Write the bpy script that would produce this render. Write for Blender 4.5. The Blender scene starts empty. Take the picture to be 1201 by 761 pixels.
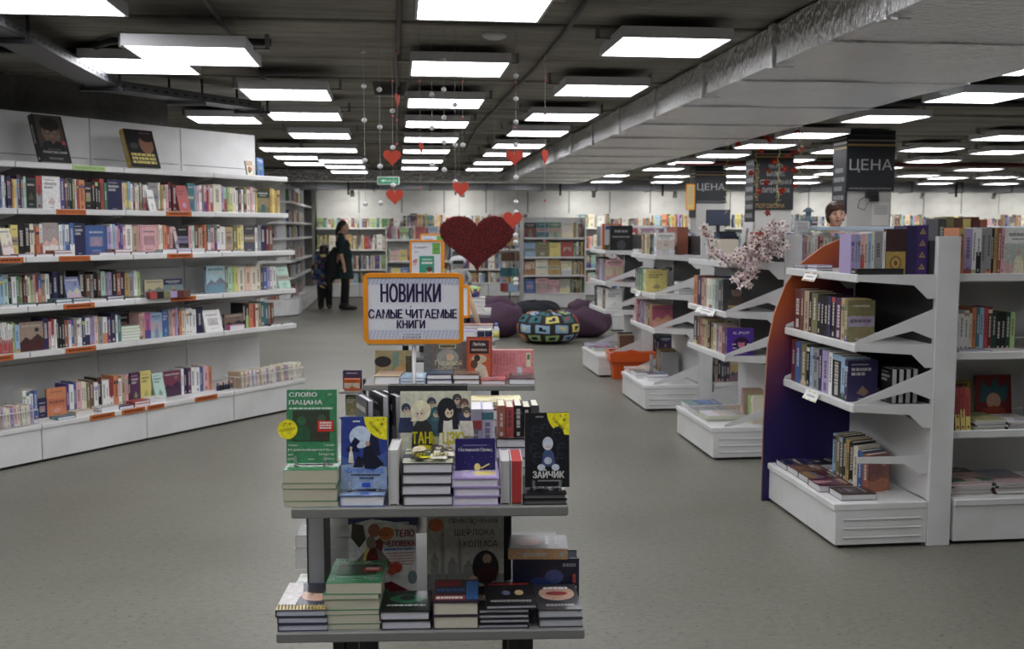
import bpy, bmesh, math, random
from math import sin, cos, pi, radians, sqrt, atan2
from mathutils import Matrix, Vector, noise

# ---------------------------------------------------------------- camera, world, exposure
SC = bpy.context.scene
COL = SC.collection
EYE = Vector((0.0, 0.0, 1.55)); YAW = radians(6.46); PITCH = radians(5.28); FPX = 1200.0
cam_data = bpy.data.cameras.new('camera'); cam = bpy.data.objects.new('camera', cam_data); COL.objects.link(cam)
cam.location = EYE; cam.rotation_euler = (pi/2 - PITCH, 0, -YAW)
cam_data.sensor_width = 36.0; cam_data.lens = 36.0*FPX/1201.0
cam_data.clip_start = 0.05; cam_data.clip_end = 120
cam_data.dof.use_dof = True; cam_data.dof.focus_distance = 3.4; cam_data.dof.aperture_fstop = 5.6
SC.camera = cam
world = bpy.data.worlds.new('world'); SC.world = world; world.use_nodes = True
world.node_tree.nodes['Background'].inputs[0].default_value = (0.5, 0.52, 0.55, 1)
world.node_tree.nodes['Background'].inputs[1].default_value = 0.05
SC.view_settings.view_transform = 'Standard'; SC.view_settings.look = 'None'
SC.view_settings.gamma = 1.0; SC.view_settings.use_curve_mapping = False
SC.view_settings.exposure = 0.55
LAMP_POWER = 6.0
rng = random.Random(11)

# measuring helpers: a direction seen in the photograph met with a plane of the place
_f = Vector((sin(YAW)*cos(PITCH), cos(YAW)*cos(PITCH), -sin(PITCH)))
_r = Vector((cos(YAW), -sin(YAW), 0)); _u = _r.cross(_f)
def ray(x, y): return _f + _r*((x-600.5)/FPX) - _u*((y-380.5)/FPX)
def on_z(x, y, z): r = ray(x, y); return EYE + r*((z-EYE.z)/r.z)
def on_y(x, y, d): r = ray(x, y); return EYE + r*(d/r.y)
def on_x(x, y, d): r = ray(x, y); return EYE + r*(d/r.x)
def on_plane(x, y, p, n): r = ray(x, y); return EYE + r*((p-EYE).dot(n)/r.dot(n))
def seen(p):
    d = Vector(p)-EYE; w = d.dot(_f)
    if w < 0.1: return None
    return 600.5+FPX*d.dot(_r)/w, 380.5-FPX*d.dot(_u)/w

# ---------------------------------------------------------------- colours
def lin(c):
    def g(v):
        v /= 255.0
        return v/12.92 if v <= .04045 else ((v+.055)/1.055)**2.4
    return (g(c[0]), g(c[1]), g(c[2]))
PAL = dict(navy=(34,40,86), blue=(44,98,170), sky=(140,184,220), teal=(42,120,130), green=(52,128,84), darkgreen=(28,66,54),
  lime=(164,206,100), olive=(128,122,66), yellow=(226,206,62), mustard=(196,152,44), orange=(222,124,44), red=(190,50,46),
  maroon=(108,32,36), pink=(230,164,172), magenta=(206,72,156), lilac=(172,152,206), purple=(88,58,152), plum=(92,40,92),
  brown=(112,74,50), tan=(190,158,120), cream=(228,218,190), white=(232,231,228), grey=(150,150,152), darkgrey=(74,76,80),
  black=(32,31,33), mint=(170,214,194), peach=(232,190,160), gold=(200,168,92), rust=(168,84,52), violet=(50,38,92))
WORD = dict(darkgreen='dark green', darkgrey='dark grey', sky='light blue', violet='deep violet')
def wd(c): return WORD.get(c, c)
def C(c):
    if isinstance(c, str):
        q = lin(PAL[c]); g = .3*q[0]+.55*q[1]+.15*q[2]; return tuple(v*.70+g*.30 for v in q)
    if isinstance(c[0], float): return c
    return lin(c)
def jit(c, a=.12):
    k = 1+rng.uniform(-a, a); return tuple(min(1, max(0, v*k*(1+rng.uniform(-.05, .05)))) for v in c)

# ---------------------------------------------------------------- materials
def newmat(name):
    m = bpy.data.materials.new(name); m.use_nodes = True
    nt = m.node_tree; b = nt.nodes['Principled BSDF']; return m, nt, b
def node(nt, t, **kw):
    n = nt.nodes.new(t)
    for k, v in kw.items(): setattr(n, k, v)
    return n
def attr_mat(name, rough=.5, metal=0., spec=.5, grain=.08, scale=60., coat=0., bump=0.):
    m, nt, b = newmat(name)
    a = node(nt, 'ShaderNodeAttribute', attribute_name='Col')
    tc = node(nt, 'ShaderNodeTexCoord')
    n = node(nt, 'ShaderNodeTexNoise'); n.inputs['Scale'].default_value = scale; n.inputs['Detail'].default_value = 6 if grain > .3 else 3
    nt.links.new(tc.outputs['Object'], n.inputs['Vector'])
    mr = node(nt, 'ShaderNodeMapRange'); mr.inputs[3].default_value = 1-grain; mr.inputs[4].default_value = 1+grain
    nt.links.new(n.outputs[0], mr.inputs[0])
    mx = node(nt, 'ShaderNodeVectorMath', operation='SCALE')
    nt.links.new(a.outputs['Color'], mx.inputs[0]); nt.links.new(mr.outputs[0], mx.inputs['Scale'])
    nt.links.new(mx.outputs[0], b.inputs['Base Color'])
    b.inputs['Roughness'].default_value = rough; b.inputs['Metallic'].default_value = metal
    b.inputs['Specular IOR Level'].default_value = spec; b.inputs['Coat Weight'].default_value = coat; b.inputs['Coat Roughness'].default_value = .12
    if bump:
        bp = node(nt, 'ShaderNodeBump'); bp.inputs['Strength'].default_value = bump; bp.inputs['Distance'].default_value = .01
        nt.links.new(n.outputs[0], bp.inputs['Height']); nt.links.new(bp.outputs[0], b.inputs['Normal'])
    return m
MT = {}
MT['matte'] = attr_mat('painted_matte', .75, grain=.06)
MT['satin'] = attr_mat('painted_satin', .45, grain=.04, scale=25)
MT['print'] = attr_mat('printed_cover', .4, grain=.07, scale=90)
MT['gloss'] = attr_mat('laminated_cover', .34, grain=.42, scale=75, coat=.2)
MT['paper'] = attr_mat('paper_block', .85, grain=.10, scale=220)
MT['metal'] = attr_mat('galvanised_metal', .42, metal=.85, grain=.15, scale=14)
MT['cloth'] = attr_mat('woven_cloth', .9, spec=.2, grain=.15, scale=55, bump=.25)
MT['skin'] = attr_mat('skin', .55, grain=.04)
MT['plastic'] = attr_mat('moulded_plastic', .35, grain=.04)
def enamel():
    m, nt, b = newmat('white_enamel')
    tc = node(nt, 'ShaderNodeTexCoord'); n = node(nt, 'ShaderNodeTexNoise'); n.inputs['Scale'].default_value = 3.5; n.inputs['Detail'].default_value = 6
    nt.links.new(tc.outputs['Object'], n.inputs['Vector'])
    r = node(nt, 'ShaderNodeValToRGB'); r.color_ramp.elements[0].position = .3; r.color_ramp.elements[1].position = .6
    r.color_ramp.elements[0].color = (.64, .64, .63, 1); r.color_ramp.elements[1].color = (.74, .74, .74, 1)
    nt.links.new(n.outputs[0], r.inputs[0]); nt.links.new(r.outputs[0], b.inputs['Base Color'])
    b.inputs['Roughness'].default_value = .38
    return m
MT['white'] = enamel()
def concrete(name, c0, c1, scale, stretch=(1, 1, 1), bump=.4):
    m, nt, b = newmat(name)
    tc = node(nt, 'ShaderNodeTexCoord'); mp = node(nt, 'ShaderNodeMapping'); mp.inputs['Scale'].default_value = stretch
    nt.links.new(tc.outputs['Object'], mp.inputs[0])
    n = node(nt, 'ShaderNodeTexNoise'); n.inputs['Scale'].default_value = scale; n.inputs['Detail'].default_value = 9; n.inputs['Roughness'].default_value = .65
    nt.links.new(mp.outputs[0], n.inputs['Vector'])
    n2 = node(nt, 'ShaderNodeTexNoise'); n2.inputs['Scale'].default_value = scale*14; n2.inputs['Detail'].default_value = 4
    nt.links.new(mp.outputs[0], n2.inputs['Vector'])
    mx = node(nt, 'ShaderNodeMath', operation='MULTIPLY_ADD'); mx.inputs[1].default_value = .35
    nt.links.new(n2.outputs[0], mx.inputs[0]); nt.links.new(n.outputs[0], mx.inputs[2])
    r = node(nt, 'ShaderNodeValToRGB'); e = r.color_ramp.elements
    e[0].position = .45; e[1].position = .9; e[0].color = (*c0, 1); e[1].color = (*c1, 1)
    nt.links.new(mx.outputs[0], r.inputs[0]); nt.links.new(r.outputs[0], b.inputs['Base Color'])
    b.inputs['Roughness'].default_value = .9
    bp = node(nt, 'ShaderNodeBump'); bp.inputs['Strength'].default_value = bump; bp.inputs['Distance'].default_value = .02
    nt.links.new(mx.outputs[0], bp.inputs['Height']); nt.links.new(bp.outputs[0], b.inputs['Normal'])
    return m
MT['concrete'] = concrete('ceiling_concrete', (.10, .095, .08), (.42, .40, .35), 1.5, (.28, 2.0, 1), .7)
MT['wallconcrete'] = concrete('wall_concrete', (.10, .10, .098), (.24, .235, .225), 1.6)
def floor_mat():
    m, nt, b = newmat('speckled_linoleum')
    tc = node(nt, 'ShaderNodeTexCoord')
    n = node(nt, 'ShaderNodeTexNoise'); n.inputs['Scale'].default_value = .9; n.inputs['Detail'].default_value = 6
    n2 = node(nt, 'ShaderNodeTexNoise'); n2.inputs['Scale'].default_value = 42; n2.inputs['Detail'].default_value = 4; n2.inputs['Roughness'].default_value = .7
    mp = node(nt, 'ShaderNodeMapping'); mp.inputs['Scale'].default_value = (.6, 1.2, 1); mp.inputs['Rotation'].default_value = (0, 0, .1)
    nt.links.new(tc.outputs['Object'], n.inputs['Vector']); nt.links.new(tc.outputs['Object'], mp.inputs[0]); nt.links.new(mp.outputs[0], n2.inputs['Vector'])
    r = node(nt, 'ShaderNodeValToRGB'); e = r.color_ramp.elements; e[0].position = .3; e[1].position = .7
    e[0].color = (.165, .160, .134, 1); e[1].color = (.215, .209, .178, 1)
    nt.links.new(n.outputs[0], r.inputs[0])
    r2 = node(nt, 'ShaderNodeValToRGB'); e = r2.color_ramp.elements; e[0].position = .30; e[1].position = .66
    e[0].color = (.80, .80, .78, 1); e[1].color = (1.12, 1.12, 1.1, 1)
    nt.links.new(n2.outputs[0], r2.inputs[0])
    mx = node(nt, 'ShaderNodeMix', data_type='RGBA', blend_type='MULTIPLY'); mx.inputs[0].default_value = 1
    nt.links.new(r.outputs[0], mx.inputs[6]); nt.links.new(r2.outputs[0], mx.inputs[7]); 
    n3 = node(nt, 'ShaderNodeTexNoise'); n3.inputs['Scale'].default_value = 48; n3.inputs['Detail'].default_value = 1
    m3 = node(nt, 'ShaderNodeMapping'); m3.inputs['Scale'].default_value = (.8, 1.5, 1); nt.links.new(tc.outputs['Object'], m3.inputs[0]); nt.links.new(m3.outputs[0], n3.inputs['Vector'])
    r3 = node(nt, 'ShaderNodeValToRGB'); e = r3.color_ramp.elements; e[0].position = .27; e[1].position = .32; e[0].color = (.35, .35, .35, 1); e[1].color = (1, 1, 1, 1); nt.links.new(n3.outputs[0], r3.inputs[0])
    my = node(nt, 'ShaderNodeMix', data_type='RGBA', blend_type='MULTIPLY'); my.inputs[0].default_value = 1
    nt.links.new(mx.outputs[2], my.inputs[6]); nt.links.new(r3.outputs[0], my.inputs[7]); nt.links.new(my.outputs[2], b.inputs['Base Color'])
    b.inputs['Roughness'].default_value = .42; b.inputs['Specular IOR Level'].default_value = .35
    return m
MT['floor'] = floor_mat()
def foil_mat():
    m, nt, b = newmat('crinkled_foil')
    tc = node(nt, 'ShaderNodeTexCoord'); mp = node(nt, 'ShaderNodeMapping'); mp.inputs['Scale'].default_value = (.8, 1.2, .55)
    nt.links.new(tc.outputs['Object'], mp.inputs[0])
    n = node(nt, 'ShaderNodeTexNoise'); n.inputs['Scale'].default_value = 17; n.inputs['Detail'].default_value = 6; n.inputs['Roughness'].default_value = .65
    v = node(nt, 'ShaderNodeTexVoronoi'); v.inputs['Scale'].default_value = 38
    nt.links.new(mp.outputs[0], n.inputs['Vector']); nt.links.new(mp.outputs[0], v.inputs['Vector'])
    ad = node(nt, 'ShaderNodeMath', operation='MULTIPLY_ADD'); ad.inputs[1].default_value = .5
    nt.links.new(v.outputs[0], ad.inputs[0]); nt.links.new(n.outputs[0], ad.inputs[2])
    bp = node(nt, 'ShaderNodeBump'); bp.inputs['Strength'].default_value = 1.0; bp.inputs['Distance'].default_value = .06
    nt.links.new(ad.outputs[0], bp.inputs['Height']); nt.links.new(bp.outputs[0], b.inputs['Normal'])
    b.inputs['Base Color'].default_value = (.93, .93, .94, 1); b.inputs['Metallic'].default_value = .82; b.inputs['Roughness'].default_value = .27
    return m
MT['foil'] = foil_mat()
def glow(name, colour, k):
    m, nt, b = newmat(name); b.inputs['Base Color'].default_value = (.8, .8, .8, 1)
    if k < 1: b.inputs['Base Color'].default_value = (*colour, 1)
    b.inputs['Emission Color'].default_value = (*colour, 1); b.inputs['Emission Strength'].default_value = k
    return m
MT['lamp'] = glow('lamp_diffuser', (.97, .97, 1.0), LAMP_POWER)
MT['exit'] = glow('exit_sign_green', (.02, .22, .10), .35)
def clear():
    m, nt, b = newmat('clear_plastic'); b.inputs['Base Color'].default_value = (.9, .92, .92, 1)
    b.inputs['Transmission Weight'].default_value = .85; b.inputs['Roughness'].default_value = .08; b.inputs['IOR'].default_value = 1.35
    return m
MT['clear'] = clear()
def gradient_panel():
    m, nt, b = newmat('orange_violet_print')
    tc = node(nt, 'ShaderNodeTexCoord'); sx = node(nt, 'ShaderNodeSeparateXYZ'); nt.links.new(tc.outputs['Object'], sx.inputs[0])
    ma = node(nt, 'ShaderNodeMath', operation='MULTIPLY_ADD'); ma.inputs[1].default_value = -1.25; nt.links.new(sx.outputs[0], ma.inputs[0])
    nt.links.new(sx.outputs[2], ma.inputs[2])
    r = node(nt, 'ShaderNodeValToRGB'); e = r.color_ramp.elements
    e[0].position = .38; e[0].color = (.016, .008, .085, 1); e[1].position = .98; e[1].color = (.42, .085, .022, 1)
    k = r.color_ramp.elements.new(.66); k.color = (.11, .02, .07, 1)
    nt.links.new(ma.outputs[0], r.inputs[0]); nt.links.new(r.outputs[0], b.inputs['Base Color']); b.inputs['Roughness'].default_value = .5
    return m
MT['gradient'] = gradient_panel()

# ---------------------------------------------------------------- mesh building
I4 = Matrix.Identity(4)
def T(x, y, z): return Matrix.Translation((x, y, z))
def RZ(a): return Matrix.Rotation(a, 4, 'Z')
def RX(a): return Matrix.Rotation(a, 4, 'X')
def RY(a): return Matrix.Rotation(a, 4, 'Y')
class MB:
    def __init__(s): s.v = []; s.f = []; s.c = []; s.sm = []
    def poly(s, pts, col, sm=False):
        n = len(s.v); s.v += [tuple(p) for p in pts]; s.f.append(tuple(range(n, n+len(pts)))); s.c.append(col); s.sm.append(sm)
    def add(s, verts, faces, col, sm=False, M=None):
        n = len(s.v)
        if M is not None: verts = [M @ Vector(p) for p in verts]
        s.v += [tuple(p) for p in verts]
        for i, f in enumerate(faces):
            s.f.append(tuple(n+k for k in f)); s.c.append(col[i] if isinstance(col, list) else col); s.sm.append(sm)
        return s
    def box(s, a, b, col, M=None, cut=0.0):
        x0, y0, z0 = a; x1, y1, z1 = b
        if cut <= 0:
            vs = [(x0,y0,z0),(x1,y0,z0),(x1,y1,z0),(x0,y1,z0),(x0,y0,z1),(x1,y0,z1),(x1,y1,z1),(x0,y1,z1)]
            return s.add(vs, [(0,3,2,1),(4,5,6,7),(0,1,5,4),(1,2,6,5),(2,3,7,6),(3,0,4,7)], col, False, M)
        k = min(cut, (x1-x0)*.45, (y1-y0)*.45, (z1-z0)*.45); vs = []; fs = []
        def ring(z, e): return [(x0+e,y0,z),(x1-e,y0,z),(x1,y0+e,z),(x1,y1-e,z),(x1-e,y1,z),(x0+e,y1,z),(x0,y1-e,z),(x0,y0+e,z)]
        def inner(z): return [(x0+k*1.4,y0+k,z),(x1-k*1.4,y0+k,z),(x1-k,y0+k*1.4,z),(x1-k,y1-k*1.4,z),(x1-k*1.4,y1-k,z),(x0+k*1.4,y1-k,z),(x0+k,y1-k*1.4,z),(x0+k,y0+k*1.4,z)]
        vs = inner(z0)+ring(z0+k, k)+ring(z1-k, k)+inner(z1)
        fs = [tuple(range(7, -1, -1)), tuple(range(24, 32))]
        for L in range(3):
            for i in range(8): fs.append((L*8+i, L*8+(i+1) % 8, L*8+8+(i+1) % 8, L*8+8+i))
        return s.add(vs, fs, col, False, M)
    def tube(s, pts, r, col, n=8, M=None, cap=True, sm=True):
        pts = [Vector(p) for p in pts]; rs = r if isinstance(r, (list, tuple)) else [r]*len(pts); vs = []; fs = []
        up = Vector((0, 0, 1)); prev = None
        for i, p in enumerate(pts):
            d = (pts[min(i+1, len(pts)-1)]-pts[max(i-1, 0)]).normalized()
            if prev is None:
                a = d.cross(up)
                if a.length < 1e-3: a = d.cross(Vector((1, 0, 0)))
                a.normalize()
            else:
                a = prev-d*prev.dot(d)
                a = a.normalized() if a.length > 1e-4 else prev
            prev = a; b = d.cross(a)
            for k in range(n):
                t = 2*pi*k/n; vs.append(p+a*(cos(t)*rs[i])+b*(sin(t)*rs[i]))
        for i in range(len(pts)-1):
            for k in range(n): fs.append((i*n+k, i*n+(k+1) % n, (i+1)*n+(k+1) % n, (i+1)*n+k))
        if cap: fs.append(tuple(range(n-1, -1, -1))); fs.append(tuple(range((len(pts)-1)*n, len(pts)*n)))
        return s.add(vs, fs, col, sm, M)
    def lathe(s, prof, col, n=20, M=None, sm=True):
        vs = []; fs = []
        for r, z in prof:
            for k in range(n): vs.append((r*cos(2*pi*k/n), r*sin(2*pi*k/n), z))
        for i in range(len(prof)-1):
            for k in range(n): fs.append((i*n+k, i*n+(k+1) % n, (i+1)*n+(k+1) % n, (i+1)*n+k))
        if prof[0][0] > 1e-5: fs.append(tuple(range(n-1, -1, -1)))
        if prof[-1][0] > 1e-5: fs.append(tuple(range((len(prof)-1)*n, len(prof)*n)))
        return s.add(vs, fs, col, sm, M)
    def prism(s, pts, d0, d1, col, M=None, axis='y', side=None):
        # outline pts (a, b) extruded along an axis: 'y' -> (a, d, b); 'x' -> (d, a, b); 'z' -> (a, b, d)
        n = len(pts)
        mk = {'y': lambda p, d: (p[0], d, p[1]), 'x': lambda p, d: (d, p[0], p[1]), 'z': lambda p, d: (p[0], p[1], d)}[axis]
        vs = [mk(p, d0) for p in pts]+[mk(p, d1) for p in pts]
        area = sum(pts[i][0]*pts[(i+1) % n][1]-pts[(i+1) % n][0]*pts[i][1] for i in range(n))
        flip = (area < 0) ^ (axis == 'y')
        fs = [tuple(range(n-1, -1, -1)), tuple(range(n, 2*n))]+[(i, (i+1) % n, n+(i+1) % n, n+i) for i in range(n)]
        if flip: fs = [tuple(reversed(f)) for f in fs]
        cs = col if side is None else [col, col]+[side]*n
        return s.add(vs, fs, cs, False, M)
    def ball(s, p, r, col, n=10, m=7, sc=(1, 1, 1), M=None):
        prof = [(r*sin(pi*i/m), -r*cos(pi*i/m)) for i in range(m+1)]
        vs = [(p[0], p[1], p[2]-r*sc[2])]; fs = []
        for rr, z in prof[1:-1]:
            for k in range(n): vs.append((p[0]+rr*cos(2*pi*k/n)*sc[0], p[1]+rr*sin(2*pi*k/n)*sc[1], p[2]+z*sc[2]))
        vs.append((p[0], p[1], p[2]+r*sc[2])); L = len(vs)-1
        for k in range(n): fs.append((0, 1+(k+1) % n, 1+k)); fs.append((L, L-n+k, L-n+(k+1) % n))
        for i in range(m-2):
            for k in range(n): fs.append((1+i*n+k, 1+i*n+(k+1) % n, 1+(i+1)*n+(k+1) % n, 1+(i+1)*n+k))
        return s.add(vs, fs, col, True, M)
    def merge(s, o, M=None):
        n = len(s.v)
        s.v += [tuple(M @ Vector(p)) for p in o.v] if M is not None else o.v
        s.f += [tuple(n+k for k in f) for f in o.f]; s.c += o.c; s.sm += o.sm
        return s
    def mesh(s, name, mat):
        me = bpy.data.meshes.new(name); me.from_pydata(s.v, [], s.f)
        me.materials.append(MT[mat] if isinstance(mat, str) else mat)
        a = me.color_attributes.new(name='Col', type='FLOAT_COLOR', domain='CORNER'); buf = []
        for f, c in zip(s.f, s.c): buf += [c[0], c[1], c[2], 1.0]*len(f)
        a.data.foreach_set('color', buf)
        me.polygons.foreach_set('use_smooth', s.sm); me.update()
        return me
    def build(s, name, mat, parent=None, M=None):
        o = bpy.data.objects.new(name, s.mesh(name, mat)); COL.objects.link(o)
        if parent is not None: o.parent = parent
        if M is not None: o.matrix_basis = M
        return o
def tag(o, label, cat, group=None, kind=None):
    if label: o['label'] = label
    if cat: o['category'] = cat
    if group: o['group'] = group
    if kind: o['kind'] = kind
    return o
def thing(name, label, cat, M=I4, group=None):
    o = bpy.data.objects.new(name, None); COL.objects.link(o); o.matrix_basis = M; o.empty_display_size = .1
    return tag(o, label, cat, group)
def struct(name, mb, mat, parent=None):
    o = mb.build(name, mat, parent)
    if parent is None: o['kind'] = 'structure'
    return o
def share(src, name, parent, M=None):
    o = bpy.data.objects.new(name, src.data); COL.objects.link(o); o.parent = parent
    if M is not None: o.matrix_basis = M
    return o
W = (.6, .6, .6)

# lettering and flat print: polygons laid out in the plane of a cover or sign
_tc = {}
def _raw(txt):
    cu = bpy.data.curves.new('lettering', 'FONT'); cu.body = txt; cu.resolution_u = 2
    ob = bpy.data.objects.new('lettering', cu); me = bpy.data.meshes.new_from_object(ob)
    vs = [(v.co.x, v.co.y) for v in me.vertices]; fs = [tuple(q.vertices) for q in me.polygons]
    bpy.data.meshes.remove(me); bpy.data.objects.remove(ob); bpy.data.curves.remove(cu); return vs, fs
def _letter(ch):
    """one letter from x = 0; the soft sign is a turned over R because its own outline does not fill cleanly"""
    if ch in 'ЬЫьы':
        k = 1 if ch in 'ЬЫ' else .75; vs, fs = _raw('Р'); m0 = min(v[0] for v in vs); top = max(v[1] for v in vs)
        vs = [((x-m0)*k, (top-y)*k) for x, y in vs]
        if ch in 'Ыы':
            w = max(v[0] for v in vs)+.10*k; n = len(vs); vs += [(w, 0), (w+.092*k, 0), (w+.092*k, top*k), (w, top*k)]; fs = fs+[(n, n+1, n+2, n+3)]
        return vs, fs
    vs, fs = _raw(ch); m0 = min(v[0] for v in vs); return [(x-m0, y) for x, y in vs], fs
def glyphs(txt):
    if txt not in _tc:
        if any(c in txt for c in 'ЬЫьы'):
            vs = []; fs = []; cur = 0.
            for ch in txt:
                if ch == ' ': cur += .28; continue
                lv, lf = _letter(ch); n = len(vs); vs += [(x+cur, y) for x, y in lv]; fs += [tuple(n+i for i in f) for f in lf]; cur += max(x for x, y in lv)+(.12 if ch.isupper() else .09)
        else: vs, fs = _raw(txt)
        flip = [sum(vs[f[i]][0]*vs[f[(i+1) % len(f)]][1]-vs[f[(i+1) % len(f)]][0]*vs[f[i]][1] for i in range(len(f))) < 0 for f in fs]
        fs = [tuple(reversed(f)) if q else f for f, q in zip(fs, flip)]
        xs = [v[0] for v in vs]; ys = [v[1] for v in vs]
        _tc[txt] = (vs, fs, min(xs), max(xs), min(ys), max(ys))
    return _tc[txt]
class Art:
    """print on a rectangle w x h; origin lower left, later layers lie a hair above earlier ones"""
    def __init__(s, w, h): s.w = w; s.h = h; s.p = []; s.k = 0
    def poly(s, pts, col):
        s.k += 1; n = len(pts)
        ar = sum(pts[i][0]*pts[(i+1) % n][1]-pts[(i+1) % n][0]*pts[i][1] for i in range(n))
        if ar < 0: pts = list(reversed(pts))
        s.p.append(([(x*s.w, y*s.h) for x, y in pts], C(col), s.k)); return s
    def rect(s, x0, y0, x1, y1, col): return s.poly([(x0,y0),(x1,y0),(x1,y1),(x0,y1)], col)
    def ell(s, cx, cy, rx, ry, col, n=18, a0=0, a1=2*pi):
        return s.poly([(cx+rx*cos(a0+(a1-a0)*i/n), cy+ry*sin(a0+(a1-a0)*i/n)) for i in range(n)], col)
    def text(s, txt, x, y, h, col, wide=None, align='l', rot=0., bold=.02):
        s.k += 1; vs, fs, x0, x1, y0, y1 = glyphs(txt)
        k = h*s.h/.7; kx = k if wide is None else wide*s.w/(x1-x0)
        wd_ = (x1-x0)*kx; ox = {'l': 0, 'c': -wd_/2, 'r': -wd_}[align]; cr, sr = cos(rot), sin(rot)
        for ofx, ofy in ((-1, 0), (1, 0), (0, 1)) if bold > .03 else ((0, 0),):     # heavier strokes: the outline laid side by side
            P = []
            for a, b in vs:
                px = (a-x0)*kx+ox+ofx*bold*kx; py = b*k+ofy*bold*min(k, kx)
                P.append((x*s.w+px*cr-py*sr, y*s.h+px*sr+py*cr))
            for f in fs: s.p.append(([P[i] for i in f], C(col), s.k))
        return s
    def dashes(s, x0, x1, y, h, col, n=8):
        x = x0
        while x < x1-.01:
            w = min(rng.uniform(.5, 1.5)*(x1-x0)/n, x1-x); s.rect(x, y, x+w*.82, y+h, col); s.k -= 1; x += w
        s.k += 1; return s
    def out(s, mb, M, eps=.00025):
        """M maps (x, 0, z) of the sheet, normal -y, into the thing"""
        for pts, c, k in s.p: mb.poly([M @ Vector((x, -eps*k, y)) for x, y in pts], c)
        return mb

# ---------------------------------------------------------------- the room
CEIL = 2.66; XL, XR, YF, YB = -7.0, 16.5, -4.0, 24.5
mb = MB().box((XL, YF, -.1), (XR, YB, 0), (.2, .2, .18)); struct('floor', mb, 'floor')
ceil = struct('ceiling', MB().box((XL, YF, CEIL+.03), (XR, YB, CEIL+.2), (.1, .1, .1)), 'concrete')
y = YF; k = 0
while y < YB-.05:
    w = [1.18, .62, 1.18, .95][k % 4]; y1 = min(y+w, YB); dz = [0, .012, -.006, .008][(k*7) % 4]
    MB().box((XL+.01, y+.012, CEIL+dz), (XR-.01, y1-.012, CEIL+.04), (.1, .1, .1), cut=.008).build('ceiling_slab', 'concrete', ceil)
    y = y1; k += 1
struct('wall_front', MB().box((XL, YF-.2, 0), (XR, YF, CEIL+.03), W), 'white')
struct('wall_right', MB().box((XR, YF, 0), (XR+.2, YB, CEIL+.03), W), 'white')
struct('wall_left', MB().box((XL-.2, YF, 0), (XL, YB, CEIL+.03), W), 'wallconcrete')
wallb = struct('wall_back', MB().box((XL, YB, 0), (XR, YB+.2, CEIL+.03), W), 'white')
pm = None; x = -1.85; k = 0
while x < XR-.3:                                  # jointed white panels between slotted uprights
    for z in (1.62, 1.93, 2.24):
        if pm is None: pm = MB().box((.012, -.02, .004), (.988, 0, .306), W, cut=.003).build('wall_panel', 'white', wallb, T(x, YB, z))
        else: share(pm, 'wall_panel', wallb, T(x, YB, z))
    x += 1.0; k += 1
us = None
for i in range(17):
    if us is None:
        m_ = MB().box((-.014, -.026, 1.2), (.014, -.002, 2.55), C('grey'))
        for q in range(26): m_.box((-.005, -.028, 1.22+q*.05), (.005, -.0255, 1.25+q*.05), C('black'))
        us = m_.build('slotted_upright', 'satin', wallb, T(-1.85+i, YB, 0))
    else: share(us, 'slotted_upright', wallb, T(-1.85+i, YB, 0))
# the concrete wall that the left bookcases stand against
BC_O = Vector((-1.829, 7.694, 0)); BC_A = atan2(.779, .627); BCM = T(*BC_O) @ RZ(BC_A)
mb = MB().box((-5.2, .80, 0), (.92, 1.05, CEIL+.03), W, BCM); struct('wall_side', mb, 'wallconcrete')
struct('pillar_side', MB().box((-2.5, 23.3, 0), (-1.86, 24.5, CEIL+.03), W), 'wallconcrete')

# ---------------------------------------------------------------- ceiling lamps
LM = {}
def lamp(x0, yfar, z, label, group, full=.6):
    r = thing('ceiling_lamp', label, 'lamp', T(x0+full/2, yfar-full/2, z), group)
    if not LM:
        h = full/2; m_ = MB()
        for a, b in (((-h, -h, 0), (h, -h+.012, .055)), ((-h, h-.012, 0), (h, h, .055)), ((-h, -h+.012, 0), (-h+.012, h-.012, .055)), ((h-.012, -h+.012, 0), (h, h-.012, .055))): m_.box(a, b, C((214, 214, 218)))
        m_.box((-h, -h, .05), (h, h, .058), C((214, 214, 218)))
        LM['housing'] = m_.build('housing', 'satin', r)
        LM['diffuser'] = MB().box((-h+.012, -h+.012, .003), (h-.012, h-.012, .012), W).build('diffuser', 'lamp', r)
        m_ = MB()
        LM['bracket'] = m_.box((h, -.02, .04), (h+.08, .02, .05), C('grey')).box((h+.06, -.02, .04), (h+.08, .02, .12), C('grey')).build('bracket', 'metal', r)
        LM['bracket2'] = share(LM['bracket'], 'bracket', r, RZ(pi))
    else:
        share(LM['housing'], 'housing', r); share(LM['diffuser'], 'diffuser', r)
        share(LM['bracket'], 'bracket', r); share(LM['bracket'], 'bracket', r, RZ(pi))
ORD = ['first', 'second', 'third', 'fourth', 'fifth', 'sixth', 'seventh', 'eighth', 'ninth', 'tenth', 'eleventh', 'twelfth', 'thirteenth', 'fourteenth', 'fifteenth',
       'sixteenth', 'seventeenth', 'eighteenth', 'nineteenth', 'twentieth']
def ordn(i): return ORD[i] if i < 20 else '%d%s' % (i+1, {1: 'st', 2: 'nd', 3: 'rd'}.get((i+1) % 10 if (i+1) % 100 not in (11, 12, 13) else 0, 'th'))
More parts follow.
